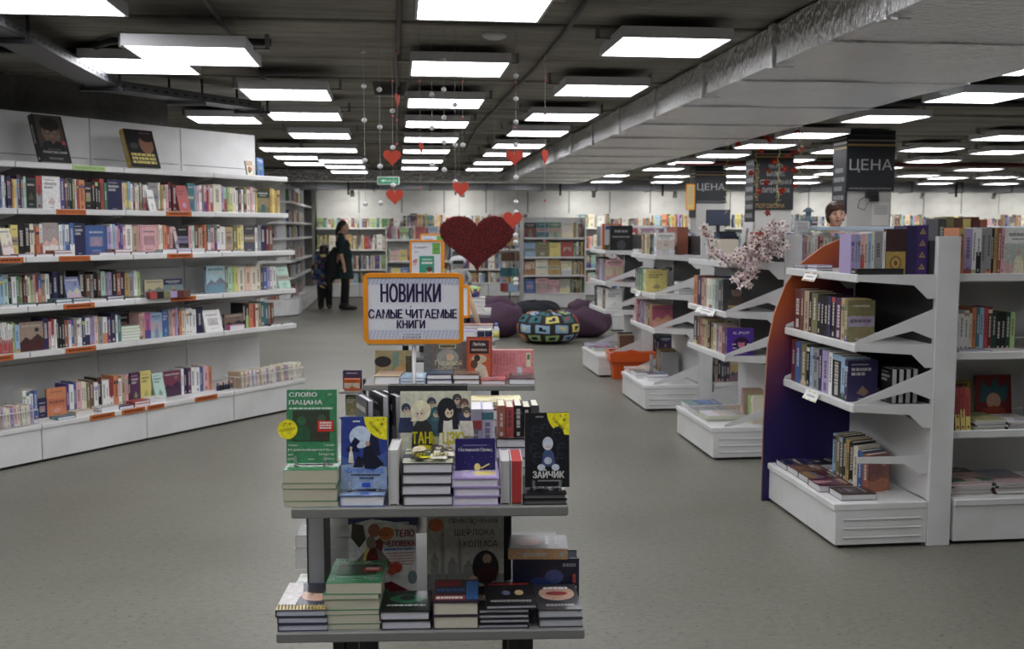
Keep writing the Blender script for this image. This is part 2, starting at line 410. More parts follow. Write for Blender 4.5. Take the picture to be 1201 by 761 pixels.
LROWS = [('straight over the display tables', .1, 2.55, [1.45, 3.25, 5.03, 6.83, 8.59, 10.23, 11.92, 13.64, 15.55, 17.3]),
 ('just left of the foil duct', 1.18, 2.55, [.6, 2.4, 4.15, 5.94, 7.71, 9.48, 11.04, 12.67, 14.05, 15.83, 17.5]),
 ('between tables and left bookcase', -1.05, 2.50, [2.3, 4.1, 7.8, 9.2, 11.0, 12.9, 14.9, 16.2, 17.6]),
 ('over the left bookcase', -1.84, 2.55, [1.5, 3.3, 5.11, 6.94, 10.05]),
 ('far out on the left', -1.66, 2.55, [13.53, 15.0, 16.35]),
 ('just right of the foil duct', 4.13, 2.55, [2.7, 4.4, 7.78, 9.3, 10.95, 12.36, 13.95, 15.5, 17.1]),
 ('over the price pillars', 5.40, 2.55, [4.6, 6.4, 13.05, 14.8, 16.6]),
 ('second row right of pillars', 6.40, 2.55, [5.5, 7.4, 9.2, 10.98, 12.63, 14.4, 16.1]),
 ('in the outermost right row', 7.55, 2.55, [11.2, 12.95, 14.7, 16.4, 18.1]),
 ('deep at far right', 9.4, 2.55, [12.6, 14.6, 16.6, 18.6, 20.4])]
for rn, x0, z, ys in LROWS:
    for i, yf in enumerate(ys): lamp(x0, yf, z, '%s square ceiling lamp from the front, %s' % (ordn(i), rn), 'square ceiling lamps')
lamp(-1.33, 5.9, 2.45, 'low hung lit square lamp overlapping its neighbour at upper left', 'square ceiling lamps')
lamp(3.5, 6.45, 2.56, 'lit lamp half hidden above the edge of the foil duct', 'square ceiling lamps')
for i in range(6): lamp(-4.6+1.2*(i % 3), .5+2.6*(i//3), 2.55, 'lit square lamp, %s of those beside the camera' % ordn(i), 'square ceiling lamps')

for i, xx in enumerate((-3.4, -1.7, .1, 1.2, 2.6, 4.1, 5.4, 6.9, 8.4, 9.9, 11.4, 12.9, 14.4)): lamp(xx, 21.6, 2.55, '%s square lamp from left in the rear cross row' % ordn(i), 'square ceiling lamps')  # added fill lamps that brighten the back of the store
for i, xx in enumerate((3.7, 4.9, 6.1, 7.4, 8.8, 10.4, 12.2)): lamp(xx, 19.2+.15*(i % 2), 2.55, '%s square lamp from left in the cross row over racks' % ordn(i), 'square ceiling lamps')
for i, xx in enumerate((11.2, 13.0)):
    for j in range(3): lamp(xx, 15.0+2*j, 2.55, '%s square lamp in %s column at the right wall' % (ordn(j), ordn(i)), 'square ceiling lamps')
SPL = bpy.data.lights.new('wall_spot_light', 'SPOT'); SPL.energy = 36; SPL.spot_size = radians(135); SPL.spot_blend = 1.0; SPL.color = (1, .98, .9); SPL.shadow_soft_size = .04
for i, xx in enumerate((-.95, 1.5, 4.5, 6.4, 8.6, 10.6, 12.4, 14.2, 16.0)):
    r = thing('wall_spotlight', '%s small spotlight from left washing the back wall' % ordn(i), 'spotlight', T(xx, 23.12, 2.36))
    MB().tube([(0, 0, .05), (0, .05, -.06)], [.045, .05], C('white'), 14).build('spot_housing', 'plastic', r); MB().tube([(0, 0, .04), (0, 0, CEIL-2.36)], .008, C('grey'), 8).build('stem', 'metal', r)
    so = bpy.data.objects.new('bulb', SPL); COL.objects.link(so); so.parent = r; so.matrix_basis = T(0, .06, -.085) @ RX(radians(58))

# ---------------------------------------------------------------- ducts, pipes, trays, ceiling fittings
def crinkle_box(a, b, nx, ny, nz, amp, seed, smooth=False):
    """closed box with uneven, slightly dented faces"""
    bm = bmesh.new(); bmesh.ops.create_cube(bm, size=1)
    L = [b[i]-a[i] for i in range(3)]
    for v in bm.verts: v.co = Vector([a[i]+(v.co[i]+.5)*L[i] for i in range(3)])
    for ax, n in ((0, nx), (1, ny), (2, nz)):
        for i in range(1, n):
            p = Vector((0, 0, 0)); p[ax] = a[ax]+L[ax]*i/n; q = Vector((0, 0, 0)); q[ax] = 1
            bmesh.ops.bisect_plane(bm, geom=bm.verts[:]+bm.edges[:]+bm.faces[:], plane_co=p, plane_no=q)
    bm.normal_update()
    for v in bm.verts:
        d = noise.noise(v.co*2.2+Vector((seed, 0, 0)))*amp+noise.noise(v.co*6+Vector((0, seed, 0)))*amp*.5+noise.noise(v.co*15+Vector((0, 0, seed)))*amp*.3
        v.co += v.normal*d
    bm.verts.index_update()
    m_ = MB(); m_.add([v.co[:] for v in bm.verts], [[v.index for v in f.verts] for f in bm.faces], W, smooth); bm.free(); return m_
DX0, DX1, DZ0, DZ1 = 2.03, 3.46, 2.435, 2.645
duct = thing('foil_air_duct', 'big crinkled silver foil air duct running along the ceiling', 'duct', T(0, 0, 0))
crinkle_box((DX0, -3.4, DZ0), (DX1, 19.6, DZ1), 10, 190, 4, .007, 3).build('duct_body', 'foil', duct)
st = None
for i in range(17):
    yy = -2.2+1.27*i
    if st is None:
        st = MB().box((DX0-.022, -.035, DZ0-.012), (DX0-.004, .035, DZ1), W).box((DX0-.018, -.035, DZ0-.02), (DX0+.1, .035, DZ0-.012), W).build('strap', 'foil', duct, T(0, yy, 0))
    else: share(st, 'strap', duct, T(0, yy, 0))
tp = None
for i in range(17):
    m_ = crinkle_box((DX0+.01, -.06, DZ0-.007), (DX1+.012, .06, DZ0-.001), 18, 3, 1, .004, i*1.7, True) if i < 6 else None
    if m_: tp = m_.build('seam_tape', 'foil', duct, T(0, -1.6+1.27*i, 0))
    else: share(tp, 'seam_tape', duct, T(0, -1.6+1.27*i, 0))
d2 = thing('foil_cross_duct', 'silver foil duct crossing over the aisle far back on left', 'duct', T(0, 0, 0))
crinkle_box((-6.5, 19.0, 2.44), (2.02, 19.6, 2.645), 30, 3, 2, .012, 9).build('duct_body', 'foil', d2)
for xx in (-4.2, -2.9, -1.55, -.2, 1.1): MB().box((xx, 18.975, 2.425), (xx+.08, 18.99, 2.645), W).build('strap', 'foil', d2)
d3 = thing('steel_air_duct', 'grey rectangular steel duct in front of the back wall', 'duct', T(0, 0, 0))
MB().box((-3.2, 22.4, 2.42), (16.2, 22.95, 2.63), C((150, 152, 155)), cut=.006).build('duct_body', 'metal', d3)
fl = None
for i in range(16):
    xx = -2.9+1.22*i
    if fl is None: fl = MB().box((-.015, 22.37, 2.40), (.015, 22.98, 2.65), C((120, 122, 125))).build('flange', 'metal', d3, T(xx, 0, 0))
    else: share(fl, 'flange', d3, T(xx, 0, 0))
hg = None
for i in range(8):
    xx = -1.0+2.3*i
    if hg is None: hg = MB().box((-.02, 22.36, 2.30), (.02, 22.4, 2.66), C('black')).build('hanger', 'satin', d3, T(xx, 0, 0))
    else: share(hg, 'hanger', d3, T(xx, 0, 0))
p0 = on_z(-60, 12, 2.5); p1 = on_z(128, 106, 2.5); p2 = on_z(296, 129, 2.5); tray = thing('cable_tray', 'perforated grey cable tray hung above the left bookcase', 'cable tray')
for q, (a, b) in enumerate(((p0, p1), (p1, p2))):
    d = (b-a); L = d.length; Mx = T(*a) @ RZ(atan2(d.y, d.x)); m_ = MB()
    m_.box((0, -.10, 0), (L, .10, .004), C((96, 98, 101)), Mx).box((0, -.10, 0), (L, -.096, .06), C((96, 98, 101)), Mx).box((0, .096, 0), (L, .10, .06), C((96, 98, 101)), Mx)
    for i in range(int(L/.09)): m_.box((.02+i*.09, -.1015, .02), (.06+i*.09, -.0995, .032), C('black'), Mx)
    m_.build('tray_channel', 'satin', tray)
for p in (p0.lerp(p1, .25), p0.lerp(p1, .93), p1.lerp(p2, .5), p2): MB().box((p.x-.14, p.y-.02, 2.47), (p.x+.14, p.y+.02, 2.495), C('darkgrey')).box((p.x+.11, p.y-.008, 2.495), (p.x+.125, p.y+.008, CEIL), C('darkgrey')).box((p.x-.125, p.y-.008, 2.495), (p.x-.11, p.y+.008, CEIL), C('darkgrey')).build('tray_hanger', 'metal', tray)
def pipe(name, label, cat, pts, r, col, mat='satin'):
    return tag(MB().tube(pts, r, C(col), 8).build(name, mat), label, cat)
pipe('black_hose', 'thick black hose bent along the ceiling above the low left lamp', 'hose', [on_z(-20, 58, 2.62), on_z(80, 60, 2.62), on_z(110, 55, 2.62), on_z(130, 48, 2.62), on_z(175, 46, 2.62), on_z(318, 50, 2.62)], .022, 'black')
pipe('sprinkler_pipe', 'dark red sprinkler pipe crossing behind the right pillars', 'pipe', [(4.2, 15.2, 2.56), (15.8, 15.2, 2.56)], .035, 'maroon')
pipe('ceiling_conduit', 'thin brown conduit running straight over the display tables', 'pipe', [(.03, -2, 2.635), (.03, 8, 2.635), (.05, 18.5, 2.635)], .014, (70, 50, 44))
pipe('ceiling_cable', 'bundled grey cable slanting across the ceiling beside the centre lamps', 'cable', [on_z(700, -20, 2.635), on_z(662, 40, 2.635), on_z(628, 80, 2.635), on_z(596, 112, 2.635), on_z(560, 150, 2.635), on_z(546, 176, 2.635)], .014, (88, 84, 78))
pipe('black_ceiling_pipe', 'long black pipe across the ceiling right of the foil duct', 'pipe', [(3.6, 8.35, 2.62), (11, 8.2, 2.62)], .03, 'black')
pipe('left_ceiling_rod', 'thin grey rod slanting over the upper left lamps', 'rod', [on_z(232, -12, 2.63), on_z(268, 40, 2.63), on_z(312, 96, 2.63)], .012, (110, 110, 108))
for nm, lb, pxy, rr, z in (('smoke_detector', 'flat white round detector beside the nearest centre lamp', (580, 46), .07, 2.655), ('round_speaker', 'white bowl shaped ceiling fitting under the duct edge at right', (1114, 103), .10, 2.60)):
    p = on_z(*pxy, z-.03); r_ = thing(nm, lb, 'ceiling fitting', T(p.x, p.y, z))
    MB().lathe([(rr*.55, -.075 if nm == 'round_speaker' else -.03), (rr*.9, -.05 if nm == 'round_speaker' else -.02), (rr, -.012), (rr, .004)], C((205, 205, 202)), 24).build('shell', 'plastic', r_)
    MB().lathe([(rr*1.06, -.008), (rr*1.06, CEIL-z)], C((170, 170, 168)), 24).build('rim', 'plastic', r_)
p = on_z(457, 113, 2.56); r_ = thing('wall_speaker', 'small grey box fixed to the ceiling left of centre lamps', 'speaker', T(p.x, p.y, 2.56))
MB().prism([(-.11, .0), (.11, 0), (.13, .1), (-.13, .1)], -.05, .05, C((120, 120, 120))).build('box', 'plastic', r_); MB().box((-.09, -.053, .012), (.09, -.05, .088), C((90, 90, 92))).build('grille', 'matte', r_)
# exit sign
p = on_y(455.5, 212, 14.0); ex = thing('exit_sign', 'small green lit exit sign with white arrow above the aisle', 'sign', T(p.x, p.y, p.z))
MB().box((-.15, -.02, -.055), (.15, .02, .055), C('white'), cut=.006).build('frame', 'plastic', ex); MB().box((-.135, -.024, -.042), (.135, -.02, .042), W).build('face', 'exit', ex)
a_ = Art(.27, .084); a_.poly([(.12, .5), (.28, .8), (.28, .6), (.42, .6), (.42, .4), (.28, .4), (.28, .2)], 'white').text('ВЫХОД', .46, .32, .34, 'white', wide=.44)
a_.out(MB(), T(-.135, -.0245, -.042)).build('print', 'print', ex)
for s_ in (-.1, .1): MB().tube([(s_, 0, .055), (s_, 0, CEIL-p.z)], .003, C('grey'), 5).build('rod', 'metal', ex)

# ---------------------------------------------------------------- books
BOOKS = []
FACE = RZ(-pi/2)                                            # front cover towards -y
FLAT = Matrix(((0, 1, 0, 0), (0, 0, 1, 0), (1, 0, 0, 0), (0, 0, 0, 1)))   # lying, front cover up, tail towards -y
FORE = RZ(pi)                                               # standing, page edges towards -y
CREAM = (226, 222, 206); PALE = (232, 232, 236)
def book(M, w, h, d, col, col2=None, label=None, row=None, art=None, pages=CREAM, hard=True, weight=1., face=False, extra=None, colname=None, name='book', spine=True):
    BOOKS.append(dict(M=M, w=w, h=h, d=d, col=col, col2=col2, label=label, row=row, art=art, pages=pages, hard=hard, weight=weight, face=face, extra=extra, colname=colname or (col if isinstance(col, str) else None), name=name, spine=spine, n=len(BOOKS)))
    return BOOKS[-1]
def mixc(a, b, t): return tuple(float(x*(1-t)+y*t) for x, y in zip(a, b))
def contrast(c):
    c = C(c); k = lin((225, 222, 214)) if sum(c) < .55 else lin((50, 48, 56)); return mixc(c, k, .62)
def plain_art(a, c):
    k = contrast(c); hue = [mixc(c, C(rng.choice(list(PAL))), rng.uniform(.25, .6)) for _ in range(5)]; m = rng.randrange(5)
    if m == 0:                                    # picture filling the lower part, a figure before it
        a.rect(0, 0, 1, .66, hue[0]).poly([(0, 0), (1, 0), (1, .22), (.7, .3), (.35, .2), (0, .28)], hue[1]).poly([(.32, 0), (.7, 0), (.66, .3), (.56, .4), (.44, .4), (.36, .3)], hue[2]).ell(.5, .46, .1, .08, mixc(hue[3], C('tan'), .6), 12)
        a.dashes(.12, .88, .82, .07, k, 6).dashes(.25, .75, .74, .03, k, 8)
    elif m == 1:                                  # plain with lettering and a small emblem
        a.dashes(.12, .8, .74, .07, k, 5).dashes(.12, .6, .63, .07, k, 4).dashes(.12, .7, .88, .025, k, 9).poly([(.3, .2), (.5, .38), (.72, .22), (.56, .12)], hue[0]).dashes(.35, .65, .05, .02, k, 4)
    elif m == 2:                                  # framed
        a.rect(.05, .04, .95, .96, hue[0]).rect(.09, .07, .91, .93, c).rect(.2, .3, .8, .62, hue[1]).poly([(.2, .3), (.5, .54), (.8, .3)], hue[2]).dashes(.18, .82, .74, .06, k, 6).dashes(.3, .7, .14, .025, k, 5)
    elif m == 3:                                  # landscape with hills
        a.rect(0, .3, 1, 1, hue[0]).poly([(0, .3), (.25, .5), (.45, .38), (.75, .58), (1, .4), (1, .3)], hue[1]).poly([(0, 0), (1, 0), (1, .3), (.6, .36), (.3, .28), (0, .34)], hue[2]).ell(.72, .72, .1, .075, hue[3], 12).dashes(.1, .9, .84, .06, k, 6)
    else:                                         # band across
        a.rect(0, .36, 1, .62, hue[0]).dashes(.1, .9, .46, .08, contrast(hue[0]), 6).dashes(.2, .8, .84, .04, k, 7).ell(.5, .2, .2, .1, hue[1], 14).dashes(.3, .7, .05, .025, k, 5)
def book_geo(b):
    w, h, d = b['w'], b['h'], b['d']; c = C(b['col']); cov = MB(); pg = MB()
    t = min(.0026, w*.2) if b['hard'] else .0007; g = .003 if b['hard'] else .0004
    c2 = C(b['col2']) if b['col2'] else c
    cov.box((0, 0, 0), (w, t, h), c).box((0, t, 0), (t, d, h), c).box((w-t, t, 0), (w, d, h), c)
    pg.box((t, t, g), (w-t, d-g*1.2, h-g), C(b['pages']))
    r = random.Random(b['n']*7+1); k = contrast(c)
    if b['spine'] and w > .006:
        e = -.0003
        def q(x0, x1, z0, z1, cc, lay=1): cov.poly([(x0, e*lay, z0), (x1, e*lay, z0), (x1, e*lay, z1), (x0, e*lay, z1)], cc)
        if b.get('spc'): q(0, w, 0, h, C(b['spc']))
        elif b['col2']: q(0, w, 0, h*r.uniform(.3, .55), c2)
        elif r.random() < .35: z = r.choice([0., .86, .72]); q(0, w, h*z, h*(z+r.uniform(.08, .14)), C(r.choice(list(PAL))))
        z = h*r.uniform(.28, .42); z1 = h*r.uniform(.7, .86); m0, m1 = w*r.uniform(.25, .34), w*r.uniform(.62, .75)
        while z < z1: s_ = r.uniform(.008, .02); q(m0, m1, z, min(z+s_*.8, h*.9), k, 2); z += s_
        if r.random() < .6: q(w*.3, w*.7, h*.05, h*.05+w*.5, k, 2)
    if b['face'] and not b['art']:
        b['art'] = Art(d, h); st_ = rng.getstate(); rng.seed(b['n']); plain_art(b['art'], c); rng.setstate(st_)
    if b['art']: b['art'].out(cov, T(w, 0, 0) @ RZ(pi/2))
    return cov, pg
def at_frame(F, px, py, yf):
    p = F @ Vector((0, yf, 0)); n = (F.to_3x3() @ Vector((0, 1, 0))); return F.inverted() @ on_plane(px, py, p, n)
def row_px(spec, px0, sc, py, F, yf, z, row, hmax=.215, start=0., weight=1.):
    """one shelf row read off the photograph: 'end colour flags; ...' in widths along the row"""
    def X(cx): return at_frame(F, px0+cx/sc, py, yf).x
    a = X(start)
    for tok in spec.split(';'):
        q = tok.split(); e = X(float(q[0])); fl = q[2] if len(q) > 2 else ''
        cs = q[1].split('/'); c = cs[0]; c2 = cs[1] if len(cs) > 1 else None; w = e-a
        if 'K' in fl or w < .004: a = e; continue
        hh = hmax*rng.uniform(.86, .97); hh = hmax if 'T' in fl else hmax*.6 if 'S' in fl else hh
        if 'F' in fl: book(F @ T(a+.001, yf+.03, z) @ FACE, .022, hh, w-.002, c, c2, row=row, face=True, weight=weight)
        elif 'L' in fl: book(F @ T(a+.001, yf-.02, z) @ RX(-.26) @ FACE, .014, hh*.96, w-.002, c, row=row, face=True, hard=False, weight=weight)
        else: book(F @ T(a, yf+rng.uniform(0, .012), z), w-.0006, hh, rng.uniform(.125, .15), c, c2, row=row, hard=rng.random() < .6, weight=weight)
        a = e
def fill_row(F, x0, x1, yf, z, hmax, row, pal, tmin=.012, tmax=.034, weight=1., facep=.06, depth=(.12, .15), gap=.0):
    x = x0
    while x < x1-.012:
        t = rng.uniform(tmin, tmax)
        if gap and rng.random() < gap: x += rng.uniform(.03, .12); continue
        c = rng.choice(pal); hh = hmax*rng.uniform(.8, .98)
        if rng.random() < facep and x+.14 < x1:
            wd_ = min(rng.uniform(.11, .15), hh*.75); book(F @ T(x, yf+.03, z) @ FACE, .02, hh, wd_, c, row=row, face=True, weight=weight); x += wd_+.004; continue
        if x+t > x1: break
        book(F @ T(x, yf+rng.uniform(0, .01), z), t-.0006, hh, rng.uniform(*depth), c, rng.choice(pal) if rng.random() < .2 else None, row=row, hard=rng.random() < .6, weight=weight); x += t
def pile(F, x, y, z, w, dep, ts, cols, row, weight=1., pages=PALE, label=None, jitter=.006, art=None, hard=True, extra=None):
    """books lying on each other; w along the shelf, dep into it"""
    for i, t in enumerate(ts):
        top = i == len(ts)-1
        book(F @ T(x+rng.uniform(-jitter, jitter), y+rng.uniform(0, jitter), z) @ RZ(rng.uniform(-.012, .012)) @ FLAT, t-.0004, dep, w, cols[i % len(cols)], row=row, pages=pages, weight=weight,
             face=top, art=art if top else None, label=(label[i] if isinstance(label, list) else None), hard=hard, extra=extra if top else None); z += t
    return z

# ---------------------------------------------------------------- shelving
CACHE = {}
def cached(key, make, name, mat, parent, M=None):
    if key in CACHE: return share(CACHE[key], name, parent, M)
    o = make().build(name, mat, parent, M); CACHE[key] = o; return o
def shelf_mesh(w, d0, d1, t=.036):
    return MB().box((.003, d0+.012, -.02), (w-.003, d1, -.002), W).box((.002, d0, -t), (w-.002, d0+.014, .004), W, cut=.004)
def upright_mesh(y, top):
    m_ = MB().box((-.016, y-.004, 0), (.016, y+.05, top), W, cut=.003); zz = .3
    while zz < top-.06: m_.box((-.004, y-.0055, zz), (.004, y-.0035, zz+.028), C('black')); zz += .05
    return m_
def shelf_unit(label, M, w, D, zs, depths, base_h, top, cat='bookcase', name='bookcase', group=None, joints=(), kick=True, tags={}):
    r = thing(name, label, cat, M, group)
    def base():
        m_ = MB().box((.004, .01, .02), (w-.004, D, base_h-.03), W).box((.002, 0, base_h-.034), (w-.002, D, base_h), W, cut=.004)
        for zz in (.06, base_h-.07):
            for xx in (.02, w-.02): m_.box((xx-.004, .0085, zz-.004), (xx+.004, .011, zz+.004), C('darkgrey'))
        return m_
    b = cached(('base', w, D, base_h), base, 'base', 'white', r)
    cached(('kick', w, D), lambda: MB().box((.01, .03, 0), (w-.01, D-.02, .022), C('black')), 'kick_strip', 'matte', r)
    js = [base_h]+list(joints)+[top]
    for i in range(len(js)-1): cached(('bp', w, D, js[i], js[i+1]), lambda: MB().box((.005, D-.012, js[i]+.002), (w-.005, D, js[i+1]-.002), W, cut=.002), 'back_panel', 'white', r)
    for xx in (.0165, w-.0165): cached(('up', D, top), lambda: upright_mesh(D, top), 'upright', 'white', r, T(xx, 0, 0))
    for i, (z, dp) in enumerate(zip(zs, depths)):
        s_ = cached(('sh', w, D, dp), lambda: shelf_mesh(w, D-dp, D-.013), 'shelf', 'white', r, T(0, 0, z))
        for xx in (.006, w-.01): cached(('br', D, dp), lambda: MB().prism([(D-dp+.03, -.021), (D-.013, -.021), (D-.013, -.10), (D-.08, -.09), (D-dp+.06, -.045)], 0, .004, W, axis='x'), 'bracket', 'white', r, T(xx, 0, z))
        for tg in tags.get(i, ()): price_tag(s_, tg[0], D-dp, tg[1], *tg[2:])
    return r
def price_tag(parent, x, y, w, col=(184, 98, 44), txt=None, z=-.0345, h=.036):
    m_ = MB().box((x, y-.004, z), (x+w, y-.001, z+h), C(col)); a = Art(w, h)
    if txt: a.text(txt, .5, .32, .36, (60, 30, 20), wide=.88, align='c')
    else: a.dashes(.1, .9, .34, .32, (70, 36, 24), 9)
    a.out(m_, T(x, y-.0042, z)); return m_.build('price_label', 'print', parent)
ALLC = ['navy', 'blue', 'sky', 'teal', 'green', 'lime', 'olive', 'yellow', 'mustard', 'orange', 'red', 'maroon', 'pink', 'lilac', 'purple', 'brown', 'tan', 'cream', 'white', 'white', 'cream', 'grey', 'black', 'darkgrey', 'rust', 'mint', 'peach']
DARKS = ['black', 'navy', 'maroon', 'brown', 'darkgrey', 'darkgreen', 'plum', 'violet', 'gold', 'tan', 'black', 'olive']
LIGHTS = ['white', 'cream', 'pink', 'sky', 'lilac', 'grey', 'tan', 'mint', 'white', 'red', 'peach', 'blue']
KIDS = ['yellow', 'lime', 'red', 'sky', 'teal', 'orange', 'pink', 'green', 'blue', 'cream', 'mustard', 'white', 'brown', 'olive']

# ---------------------------------------------------------------- the long left bookcase: five bays side by side
BZ = [.735, 1.04, 1.37, 1.69, 2.0]; BD = .57; BDEP = [.47, .47, .47, .40, .40]
bays = [(-2.52, .84, 'white bookcase bay outside at far left'), (-1.68, .84, 'white bookcase bay at the left edge, with a wire basket below'), (-.84, .84, 'second white bookcase bay from left, orange book at its foot'),
        (0., .84, 'third white bookcase bay, mauve book on its base'), (.84, .82, 'last white bookcase bay before the aisle, basket on its base')]
P_ = 'ПСИХОЛОГИЯ УСПЕХА'
btags = {1: {0: [(.52, .2)], 2: [(.62, .2)]},
         2: {0: [(.26, .24)], 1: [(.26, .24)], 2: [(.24, .24, (184, 98, 44), P_)], 3: [(.28, .23, (184, 98, 44), P_)], 4: [(.42, .26, 'lime', 'ПОПУЛЯРНАЯ ПСИХОЛОГИЯ')]},
         3: {1: [(.32, .24)], 2: [(.30, .24)], 3: [(.36, .24)]}}
for i, (s0, w_, lb) in enumerate(bays):
    r = shelf_unit(lb, BCM @ T(s0, 0, 0), w_, BD, BZ, BDEP, .26, 2.38, joints=(.60, .93, 1.25, 1.58, 1.90, 2.08), tags=btags.get(i, {}), group='bays of the left bookcase')
    if i == 2: [price_tag(r, x_, 0, w2, z=.226) for x_, w2 in ((.36, .2),)]
    if i == 2: price_tag(r, .62, 0, .2, z=.226)
    if i == 3: price_tag(r, .44, 0, .22, z=.226); price_tag(r, .0, 0, .15, z=.226)
F = BCM
RA = 'second shelf of the left bookcase'; RB = 'third shelf of the left bookcase'; RC = 'fourth shelf of the left bookcase'; RD = 'fifth shelf of the left bookcase'; RE = 'bottom deck of the left bookcase'
S1 = 6.344; S2 = 5.855
ya, yb, yc, yd, ye = .205, .225, .225, .165, .20
row_px('-40 white;-20 maroon;0 navy;18 blue;38 white;55 navy;72 navy;90 navy;103 orange;122 yellow;135 sky;160 plum T;178 grey;195 mint;278 black F;320 red/grey T;455 white FT;487 purple;505 brown;520 darkgreen T;540 black T;560 olive;575 white;590 red;632 orange;690 black F;710 black;730 black;750 black;780 red T;800 green;915 navy FT;935 peach;955 yellow;975 sky/yellow;990 white;1005 maroon;1022 cream;1040 white/pink;1055 olive;1070 black;1090 white/red;1142 white L', 0, S1, 230, F, ya, 1.69, RA, .225, start=-60)
row_px('30 white K;105 grey F;120 cream;137 mustard;155 green/white;180 pink;205 maroon T;235 maroon;320 red L;375 teal FT;390 sky;410 pink;426 white;440 grey;460 pink/purple;475 red;490 pink;510 white/red;570 cream T;595 lilac;615 mint/red;635 lime;660 cream/yellow;680 cream;700 white;720 brown;740 white;760 olive/maroon;785 cream;805 pink;825 white;835 yellow;930 darkgreen F;948 mustard;965 yellow;985 mustard;1005 gold', 170, S1, 232, F, ya, 1.69, RA, .225)
row_px('0 navy;85 white L;140 yellow F;185 black;225 black;255 cream;275 rust;300 orange;320 white/red;440 white FT;465 white;490 sky;520 white/blue;555 blue/white T;640 navy FT;800 blue F;830 lilac;845 white;865 sky;885 pink;903 purple T;920 purple;940 pink;990 white;1030 tan;1040 pink', 0, S1, 281, F, yb, 1.37, RB, .23, start=-60)
row_px('105 pink F;122 cream;140 white;165 orange;190 rust;215 pink;240 grey L;330 black F;355 pink;375 mint;402 brown;430 tan;448 red;465 orange;490 teal/white;525 pink;542 green/purple;560 white;600 white;660 tan F;690 olive;720 yellow;740 cream;825 darkgrey F;845 white;865 grey;900 navy;925 maroon;950 brown', 170, S1, 283, F, yb, 1.37, RB, .23, start=-30)
row_px('0 mint;30 sky;70 mint;90 black;125 white;150 green;175 olive;190 brown;205 maroon;230 cream;250 lime;270 pink;285 red/white;310 blue/orange;345 tan;375 white;395 black;440 navy T;480 black T;590 blue L;640 black T;680 brown;700 grey;730 black;755 brown;785 mint;812 grey;840 lilac;870 black T;900 rust;935 navy;965 mustard;1000 grey;1022 white;1045 lime', 0, S1, 338, F, yc, 1.04, RC, .22, start=-60)
row_px('0 white K;130 grey FS;260 navy FS;425 white K;555 sky FT;575 olive;600 mint;622 lime;645 yellow;690 cream;730 peach;770 cream;800 cream T;815 brown;840 blue;862 lilac;880 white;905 white;985 mint L', 170, S2, 325, F, yc, 1.04, RC, .22, start=-8)
row_px('0 white;20 white/red;40 white/red;60 white/red;80 white/red;95 white/red;115 lime;150 sky;330 black F;370 violet T;390 pink;410 red/white;425 white;445 black;465 black;485 black;515 rust;535 white;560 blue;580 tan;600 white;615 white;640 navy;675 white/navy;693 lilac;710 lilac;735 peach;770 grey;805 white/orange;830 plum;865 navy T;885 white;905 teal;1045 black K;1065 pink;1085 tan;1130 magenta/purple;1142 sky', 0, S1, 396, F, yd, .735, RD, .215, start=-60)
row_px('125 sky F;170 blue F;182 tan;195 tan;215 pink;228 lilac T;240 violet;260 orange;285 cream;308 white;330 white;360 white;400 navy;520 white L;550 black K;680 black FS;700 black;720 black/lime;745 orange;765 red;782 cream;800 tan;830 teal;855 teal;872 rust;890 brown', 170, S2, 388, F, yd, .735, RD, .215, start=45)
row_px('130 grey FS;150 white;170 white;190 white;210 blue;265 navy FS;375 orange F;390 purple;415 white;430 blue;455 pink;472 cream;490 cream;505 olive;527 brown;550 white;575 black T;595 white;615 white;640 red/white;665 orange T;685 white;705 tan;720 pink;735 maroon;790 plum FT;850 yellow FT', 0, 4.756, 470, F, ye, .26, RE, .225, start=40)
row_px('130 mint L;255 plum F;275 white;295 navy;320 plum;350 white;380 white;405 blue;440 pink;465 orange', 170, S2, 452, F, ye, .26, RE, .22, start=55)
for z_, yf_, hh_ in ((1.69, ya, .22), (1.37, yb, .22), (1.04, yc, .21), (.735, yd, .21), (.26, ye, .22)):
    for s_ in (-2.5, -1.66): fill_row(F, s_, s_+.80 if s_ < -2 else -1.36, yf_, z_, hh_, 'leftmost bays of the left bookcase', ALLC, weight=.2)
# books lying along the front of the shelves
def lying(zs, yy, px, py, row, n=1, t=(.014, .024), step=None):
    x0 = at_frame(F, px[0], py[0], yy).x; x1 = at_frame(F, px[1], py[1], yy).x; x = x0
    while x < x1-.1:
        w_ = rng.uniform(.125, .145); k = rng.choice([1, 1, 2]) if n == 1 else n
        pile(F, x, yy, zs, w_-.004, .10 if yy < .15 else .14, [rng.uniform(*t) for _ in range(k)], [rng.choice(['white', 'navy', 'red', 'cream', 'black', 'teal', 'rust', 'lilac'])], row, jitter=.002); x += w_
lying(1.37, .105, (0, 95), (302, 300), 'front edge of the third shelf, lying')
lying(1.37, .105, (117, 290), (300, 296), 'front edge of the third shelf, lying')
lying(1.04, .105, (0, 165), (368, 355), 'front edge of the fourth shelf, lying')
for q, c in enumerate(['red', 'black', 'olive', 'lilac', 'maroon', 'brown']):
    x = at_frame(F, 170+(8+q*46)/S2, 348, .11).x; book(F @ T(x, .11, 1.04) @ FACE, .05, .05, .062, c, row='front edge of the fourth shelf, small box shaped', weight=1)
x = at_frame(F, 143, 398, .17).x
pile(F, x, .17, .735, .17, .12, [.022]*5, ['lime'], 'lime green stack on the fifth shelf', jitter=.002)
book(F @ T(x, .31, .735) @ FACE, .02, .21, .17, 'black', row=RD, face=True)
x = at_frame(F, 265, 391, .17).x; pile(F, x, .12, .735, .16, .2, [.042], ['magenta'], 'pink box lying on the fifth shelf', jitter=0)
lying(.735, .105, (318, 345), (384, 382), 'end of the fifth shelf, lying')
lying(.26, .03, (68, 118), (490, 480), 'front of the bottom deck, lying')
